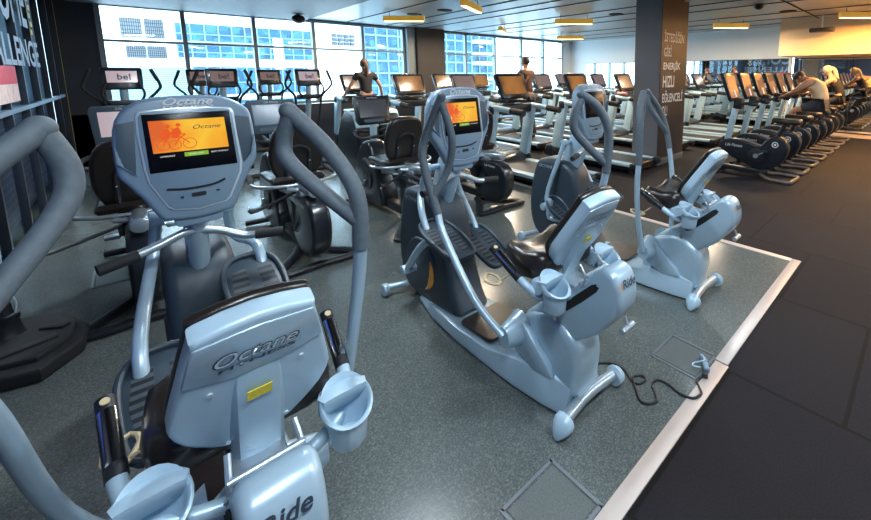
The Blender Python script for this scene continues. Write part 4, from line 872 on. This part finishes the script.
# ------------------------------------------------------------------ ellipticals by the window
def make_elliptical(x, y, label, scr='lfrose'):
    r = thing('elliptical_trainer', label, 'exercise machine', (x, y, 0))
    t = MB(); t.beam((0, -.75, .09), (0, .50, .09), .12, .10, bev=.02); t.tube([(-.28, -.75, .04), (.28, -.75, .04)], .035, 8, 1); t.tube([(-.26, .55, .04), (.26, .55, .04)], .035, 8, 1); t.build('frame', 'black', r)
    t = MB(); t.prism([(-.15, .10), (-.10, .40), (.05, .62), (.35, .66), (.60, .50), (.66, .25), (.6, .08)], -.14, .14, smooth=3, taper=.04); t.build('housing', 'blackb', r)
    t = MB(); t.tube([(0, .25, .60), (0, .10, 1.0), (0, .0, 1.42)], .045, 10); t.build('post', 'lfs', r)
    t = MB(); t.prism([(-.17, -.10), (.17, -.10), (.20, .02), (.15, .10), (-.15, .10), (-.20, .02)], 1.17, 1.25, axis='z', bev=.02); t.build('tray', 'black', r)
    for sx in (-1, 1):
        t = MB(); t.tube([(sx*.17, .22, .62), (sx*.20, .10, 1.0), (sx*.22, .02, 1.22), (sx*.33, -.04, 1.36), (sx*.37, -.06, 1.46), (sx*.29, -.10, 1.68)], .019, 8, 4); ar = t.build('moving_arm', 'rubber', r)
        t = MB(); t.tube([(sx*.35, -.07, 1.52), (sx*.293, -.098, 1.67)], .023, 8); t.build('arm_pad', 'rubber', ar)
        t = MB(); t.tube([(sx*.07, -.02, 1.20), (sx*.14, -.12, 1.22), (sx*.20, -.16, 1.34), (sx*.15, -.12, 1.50)], .015, 8); t.build('fixed_handle', 'rubber', r)
        t = MB(); t.tube([(sx*.17, .15, .35), (sx*.17, -.35, .30), (sx*.17, -.68, .18)], .03, 8, 2); t.box((sx*.17, -.48, .33), (.15, .36, .05), bev=.02); t.build('pedal', 'rubber', r)
    o, u, v = Vector((0, -.04, 1.55)), Vector((1, 0, 0)), Vector((0, .22, 1)).normalized(); n = u.cross(v); fr = (o, u, v, n)
    t = MB(); t.prism([(-.19, .155), (.19, .155), (.205, .13), (.20, -.12), (.17, -.15), (-.17, -.15), (-.20, -.12), (-.205, .13)], -.045, .0, frame=fr, bev=.012); con = t.build('console', 'blackb', r)
    t = MB(); t.prism([(-.15, .105), (.15, .105), (.145, -.055), (-.145, -.055)], .0, .004, frame=fr); t.build('screen', 'lfpink', con)
    text('be!', .085, .13, 'logo', con, o+u*.02+v*.025+n*.006, u, v, bold=.02, ext=.0, name='screen_word')
    return r
el = make_elliptical(-.08, 8.0, 'elliptical trainer in front of the leftmost window, be! on its screen')
q = dup(el, (1.02, 8.1, 0), 'elliptical trainer at the first mullion, right of the foreground console'); recolor(q, 'console', 'screen', 'lfrose')
q = dup(el, (2.22, 8.0, 0), 'elliptical trainer right of the blue-grey recumbent console, pale screen')
q = dup(el, (.90, 9.55, 0), 'elliptical trainer mostly hidden behind the one at the first mullion'); recolor(q, 'console', 'screen', 'lfrose')
q = dup(el, (1.95, 9.55, 0), 'smaller, farther elliptical trainer above the blue-grey recumbent console'); recolor(q, 'console', 'screen', 'lfrose')
for o in [x for x in COL.objects if x.name.startswith('elliptical_trainer')]: o['group'] = 'elliptical trainers by the windows'
# tall black climber bodies
def make_climber(x, y, label):
    r = thing('stair_climber', label, 'exercise machine', (x, y, 0))
    t = MB(); t.prism([(-.35, .0), (-.36, .80), (-.25, 1.02), (.10, 1.06), (.42, .70), (.50, .0)], -.16, .16, smooth=2, taper=.04); b = t.build('body', 'blackb', r)
    t = MB(); t.prism([(-.365, .84), (-.25, 1.045), (.10, 1.085), (.14, 1.06), (-.22, 1.01), (-.33, .82)], -.165, .165, bev=.01); t.build('top_edge', 'lfs', b)
    text('Life Fitness', .03, .18, 'logow', b, (0, -.365, .62), (1, 0, 0), (0, 0, 1), shear=.2)
    t = MB(); t.box((0, -.42, .12), (.30, .20, .06), bev=.02); t.build('step', 'rubber', r)
    return r
def atp(px, Y): return 0
cl = make_climber(2.36, 6.2, 'tall black machine body with pale top edge, left of the dark recumbent console')
dup(cl, (2.78, 6.35, 0), 'tall black machine body directly behind the dark recumbent console')
for o in [x for x in COL.objects if x.name.startswith('stair_climber')]: o['group'] = 'tall black machine bodies'

# ------------------------------------------------------------------ people
M['skin'] = mat('light_skin', (.50, .28, .19), .5, var=.06, vscale=8)
M['skin2'] = mat('tanned_skin', (.36, .17, .10), .5, var=.06, vscale=8)
M['hairb'] = mat('brown_hair', (.10, .055, .03), .6, bump=.6, bscale=120, var=.3, vscale=60)
M['hairy'] = mat('blonde_hair', (.62, .50, .32), .6, bump=.6, bscale=120, var=.2, vscale=60)
M['hairk'] = mat('dark_short_hair', (.018, .014, .012), .6, bump=.6, bscale=160, var=.3, vscale=60)
M['tblack'] = mat('black_shirt_cloth', (.014, .014, .02), .8, bump=.3, bscale=80, var=.1)
M['tbrown'] = mat('brown_shirt_cloth', (.065, .024, .014), .8, bump=.3, bscale=80, var=.12, vscale=6)
M['ttan'] = mat('tan_vest_cloth', (.62, .42, .24), .85, bump=.4, bscale=70, var=.10, vscale=7)
M['tgrey'] = mat('dark_trousers_cloth', (.03, .032, .04), .85, bump=.3, bscale=80, var=.1)
M['eye'] = mat('dark_eye', (.02, .015, .012), .2, var=.1)
def skin_mesh(name, verts, edges, m, parent, root=0, sub=2):
    me = bpy.data.meshes.new(name); me.from_pydata([v[0] for v in verts], edges, []); me.materials.append(M[m])
    o = bpy.data.objects.new(name, me); COL.objects.link(o)
    if parent is not None: o.parent = parent
    md = o.modifiers.new('skin', 'SKIN'); md.use_smooth_shade = True
    for i, v in enumerate(verts):
        rr = v[1]; rr = (rr, rr) if isinstance(rr, (int, float)) else rr
        me.skin_vertices[0].data[i].radius = rr
    me.skin_vertices[0].data[root].use_root = True
    s_ = o.modifiers.new('sub', 'SUBSURF'); s_.levels = sub; s_.render_levels = sub
    return o
def person(loc, rz, J, label, skin, hair, top, bottom, sleeves=True, long_hair=False, shorts=False, sx=1.0):
    """J: joints in metres, x right, y forward, z up; L/R pairs"""
    r = thing('person', label, 'person', loc, rz)
    V = []; E = []; idx = {}
    def a(n, p, rad, link=None):
        idx[n] = len(V); V.append((Vector(p), rad))
        if link: E.append((idx[link], idx[n]))
    a('pelvis', J['pelvis'], (.15*sx, .12*sx)); a('waist', J['waist'], (.125*sx, .10*sx), 'pelvis'); a('chest', J['chest'], (.15*sx, .115*sx), 'waist'); a('upper', J['upper'], (.11, .085), 'chest')
    a('neck', J['neck'], .050, 'upper'); a('jaw', J['jaw'], (.058, .062), 'neck'); a('head', J['head'], (.080, .092), 'jaw'); 
    hd = (Vector(J['head'])-Vector(J['neck'])).normalized()
    a('crown', Vector(J['head'])+hd*.075, (.068, .078), 'head')
    for s_ in ('L', 'R'):
        a('sh'+s_, J['sh'+s_], .062*sx, 'upper'); a('el'+s_, J['el'+s_], .040, 'sh'+s_); a('wr'+s_, J['wr'+s_], .027, 'el'+s_)
        wv = (Vector(J['wr'+s_])-Vector(J['el'+s_])).normalized(); side = Vector((0, 0, 1)).cross(wv).normalized()
        a('pa'+s_, Vector(J['wr'+s_])+wv*.055, (.036, .018), 'wr'+s_)
        for f in range(4):
            p = Vector(J['wr'+s_])+wv*.10+side*(f-1.5)*.019; L_ = (.036, .042, .040, .030)[f]
            a('f%d%s' % (f, s_), p, .0095, 'pa'+s_); a('g%d%s' % (f, s_), p+wv*L_*.7+Vector((0, 0, -.018)), .008, 'f%d%s' % (f, s_)); a('h%d%s' % (f, s_), p+wv*L_*.8+Vector((0, 0, -.045)), .007, 'g%d%s' % (f, s_))
        th = Vector(J['wr'+s_])+wv*.05+side*(.04 if s_ == 'L' else -.04)*(-1); a('t0'+s_, th, .011, 'pa'+s_); a('t1'+s_, th+wv*.03+Vector((0, 0, -.02)), .009, 't0'+s_)
        a('hi'+s_, J['hi'+s_], .092*sx, 'pelvis'); a('kn'+s_, J['kn'+s_], .060, 'hi'+s_)
        mid = Vector(J['kn'+s_])*.65+Vector(J['an'+s_])*.35; a('ca'+s_, mid, .056, 'kn'+s_)
        a('an'+s_, J['an'+s_], .036, 'ca'+s_); fwd = Vector(J.get('foot', (0, 1, 0)))
        a('to'+s_, Vector(J['an'+s_])+fwd*.13+Vector((0, 0, -.05)), (.042, .028), 'an'+s_)
    skin_mesh('body', V, E, skin, r)
    def sub(names, links, extra, m, name):
        vv = [(V[idx[n]][0], tuple(q*1.0+extra for q in (V[idx[n]][1] if isinstance(V[idx[n]][1], tuple) else (V[idx[n]][1],)*2))) for n in names]
        skin_mesh(name, vv, [(names.index(p), names.index(q)) for p, q in links], m, r)
    if sleeves:
        for s_ in ('L', 'R'): a('ms'+s_, Vector(J['sh'+s_])*.45+Vector(J['el'+s_])*.55, .050)
        sub(['pelvis', 'waist', 'chest', 'upper', 'shL', 'shR', 'msL', 'msR'], [('pelvis', 'waist'), ('waist', 'chest'), ('chest', 'upper'), ('upper', 'shL'), ('upper', 'shR'), ('shL', 'msL'), ('shR', 'msR')], .014, top, 'shirt')
    else:
        for s_ in ('L', 'R'): a('ms'+s_, Vector(J['upper'])*.45+Vector(J['sh'+s_])*.55, .066)
        sub(['pelvis', 'waist', 'chest', 'upper', 'msL', 'msR'], [('pelvis', 'waist'), ('waist', 'chest'), ('chest', 'upper'), ('upper', 'msL'), ('upper', 'msR')], .014, top, 'vest')
    a('ph', J['pelvis'], (.15, .12))
    for s_ in ('L', 'R'): a('mt'+s_, Vector(J['hi'+s_])*.3+Vector(J['kn'+s_])*.7, .070)
    if shorts: sub(['pelvis', 'hiL', 'hiR', 'mtL', 'mtR'], [('pelvis', 'hiL'), ('pelvis', 'hiR'), ('hiL', 'mtL'), ('hiR', 'mtR')], .014, bottom, 'shorts')
    else: sub(['pelvis', 'hiL', 'hiR', 'knL', 'knR', 'caL', 'caR', 'anL', 'anR'], [('pelvis', 'hiL'), ('pelvis', 'hiR'), ('hiL', 'knL'), ('hiR', 'knR'), ('knL', 'caL'), ('knR', 'caR'), ('caL', 'anL'), ('caR', 'anR')], .010, bottom, 'trousers')
    for s_ in ('L', 'R'): a('he'+s_, Vector(J['an'+s_])+Vector((0, 0, -.035)), .045)
    for s_ in ('L', 'R'): sub(['he'+s_, 'to'+s_], [('he'+s_, 'to'+s_)], .010, 'tgrey', 'shoe')
    # face: nose, ears, eyes, mouth on the forward side of the head
    h = Vector(J['head']); f = Vector(J.get('face', (0, 1, 0))).normalized(); rr = f.cross(hd).normalized(); f = hd.cross(rr)
    t = MB(); t.ell(h+f*.098-hd*.005, (.013, .018, .022)); 
    for q in (-1, 1): t.ell(h+rr*q*.083-hd*.0, (.014, .022, .030))
    t.build('nose_and_ears', skin, r)
    t = MB()
    for q in (-1, 1): t.ell(h+rr*q*.032+f*.086+hd*.012, (.012, .010, .008))
    t.ell(h+f*.088-hd*.045, (.024, .010, .007)); t.build('eyes_and_mouth', 'eye', r)
    t = MB(); b = bmesh.new(); bmesh.ops.create_uvsphere(b, u_segments=20, v_segments=14, radius=1)
    for v in b.verts:
        p = rr*v.co.x*.090+f*(v.co.y*.103-.012)+hd*(v.co.z*.105+.028)
        k = v.co.y
        if k > .35 and v.co.z < .45: p = p*.80
        if v.co.z < -.5: p = p*.88
        v.co = h+p
    me = bpy.data.meshes.new('t'); b.to_mesh(me); b.free(); t.bm.from_mesh(me); bpy.data.meshes.remove(me)
    if long_hair: t.tube([h-f*.085+hd*.02, h-f*.12-hd*.04, h-f*.10-hd*.16, h-f*.09-hd*.26], [.05, .045, .04, .015], 10)
    t.build('hair', hair, r)
    return r
# woman in black on the window-row treadmill, seen from behind, hands out on the rails
J = dict(pelvis=(0, 0, .98), waist=(0, .01, 1.12), chest=(0, .02, 1.30), upper=(0, .03, 1.42), neck=(0, .035, 1.50), jaw=(0, .05, 1.56), head=(0, .05, 1.63),
 shL=(-.17, .02, 1.42), shR=(.17, .02, 1.42), elL=(-.30, .06, 1.20), elR=(.32, .04, 1.20), wrL=(-.37, .20, 1.02), wrR=(.40, .14, 1.00),
 hiL=(-.09, 0, .92), hiR=(.09, 0, .92), knL=(-.10, .08, .50), knR=(.10, -.02, .50), anL=(-.10, .02, .09), anR=(.10, -.12, .09))
person((3.55, 8.75, .175), 0, J, 'woman in black top seen from behind, leaning on treadmill rails by the window', 'skin', 'hairb', 'tblack', 'tgrey', True, True, sx=.9)
J2 = dict(J); J2.update(pelvis=(0, 0, 1.0), chest=(0, .02, 1.33), upper=(0, .03, 1.47), neck=(0, .04, 1.55), jaw=(0, .06, 1.61), head=(0, .06, 1.68), shL=(-.20, .02, 1.46), shR=(.20, .02, 1.46), elL=(-.24, .20, 1.26), elR=(.24, .20, 1.26), wrL=(-.20, .42, 1.36), wrR=(.20, .42, 1.36))
person((6.15, 6.42, .175), R(8), J2, 'man in brown t-shirt on a treadmill, facing the windows', 'skin2', 'hairk', 'tbrown', 'tgrey')
# man bent over the handlebar of an upright bike
def rider_pose(lean=1.0):
    return dict(pelvis=(0, -.42, 1.06), waist=(0, -.42, 1.20), chest=(0, -.36, 1.37), upper=(0, -.27, 1.47), neck=(0, -.19, 1.50), jaw=(0, -.14, 1.51), head=(0, -.08, 1.535),
     shL=(-.19, -.22, 1.42), shR=(.19, -.22, 1.42), elL=(-.26, -.03, 1.26), elR=(.26, -.03, 1.26), wrL=(-.17, .13, 1.19), wrR=(.17, .13, 1.19),
     hiL=(-.10, -.38, 1.02), hiR=(.10, -.38, 1.02), knL=(-.14, .00, .88), knR=(.14, -.04, .80), anL=(-.17, -.09, .42), anR=(.17, -.20, .36), face=(0, .7, -.7))
person((UX[3], YU, 0), 0, rider_pose(), 'man in tan sleeveless top bent forward over his upright bike', 'skin2', 'hairk', 'ttan', 'tgrey', False, shorts=True, sx=1.26)
Jw = rider_pose(); Jw.update(chest=(0, -.34, 1.37), upper=(0, -.26, 1.49), neck=(0, -.21, 1.56), jaw=(0, -.17, 1.60), head=(0, -.15, 1.66), shL=(-.16, -.25, 1.46), shR=(.16, -.25, 1.46), elL=(-.20, -.05, 1.28), elR=(.20, -.05, 1.28), face=(0, 1, -.1))
person((UX[6], YU, 0), 0, Jw, 'blonde woman in black vest riding an upright bike beyond the man in tan', 'skin', 'hairy', 'tblack', 'tblack', False, True, sx=.88)
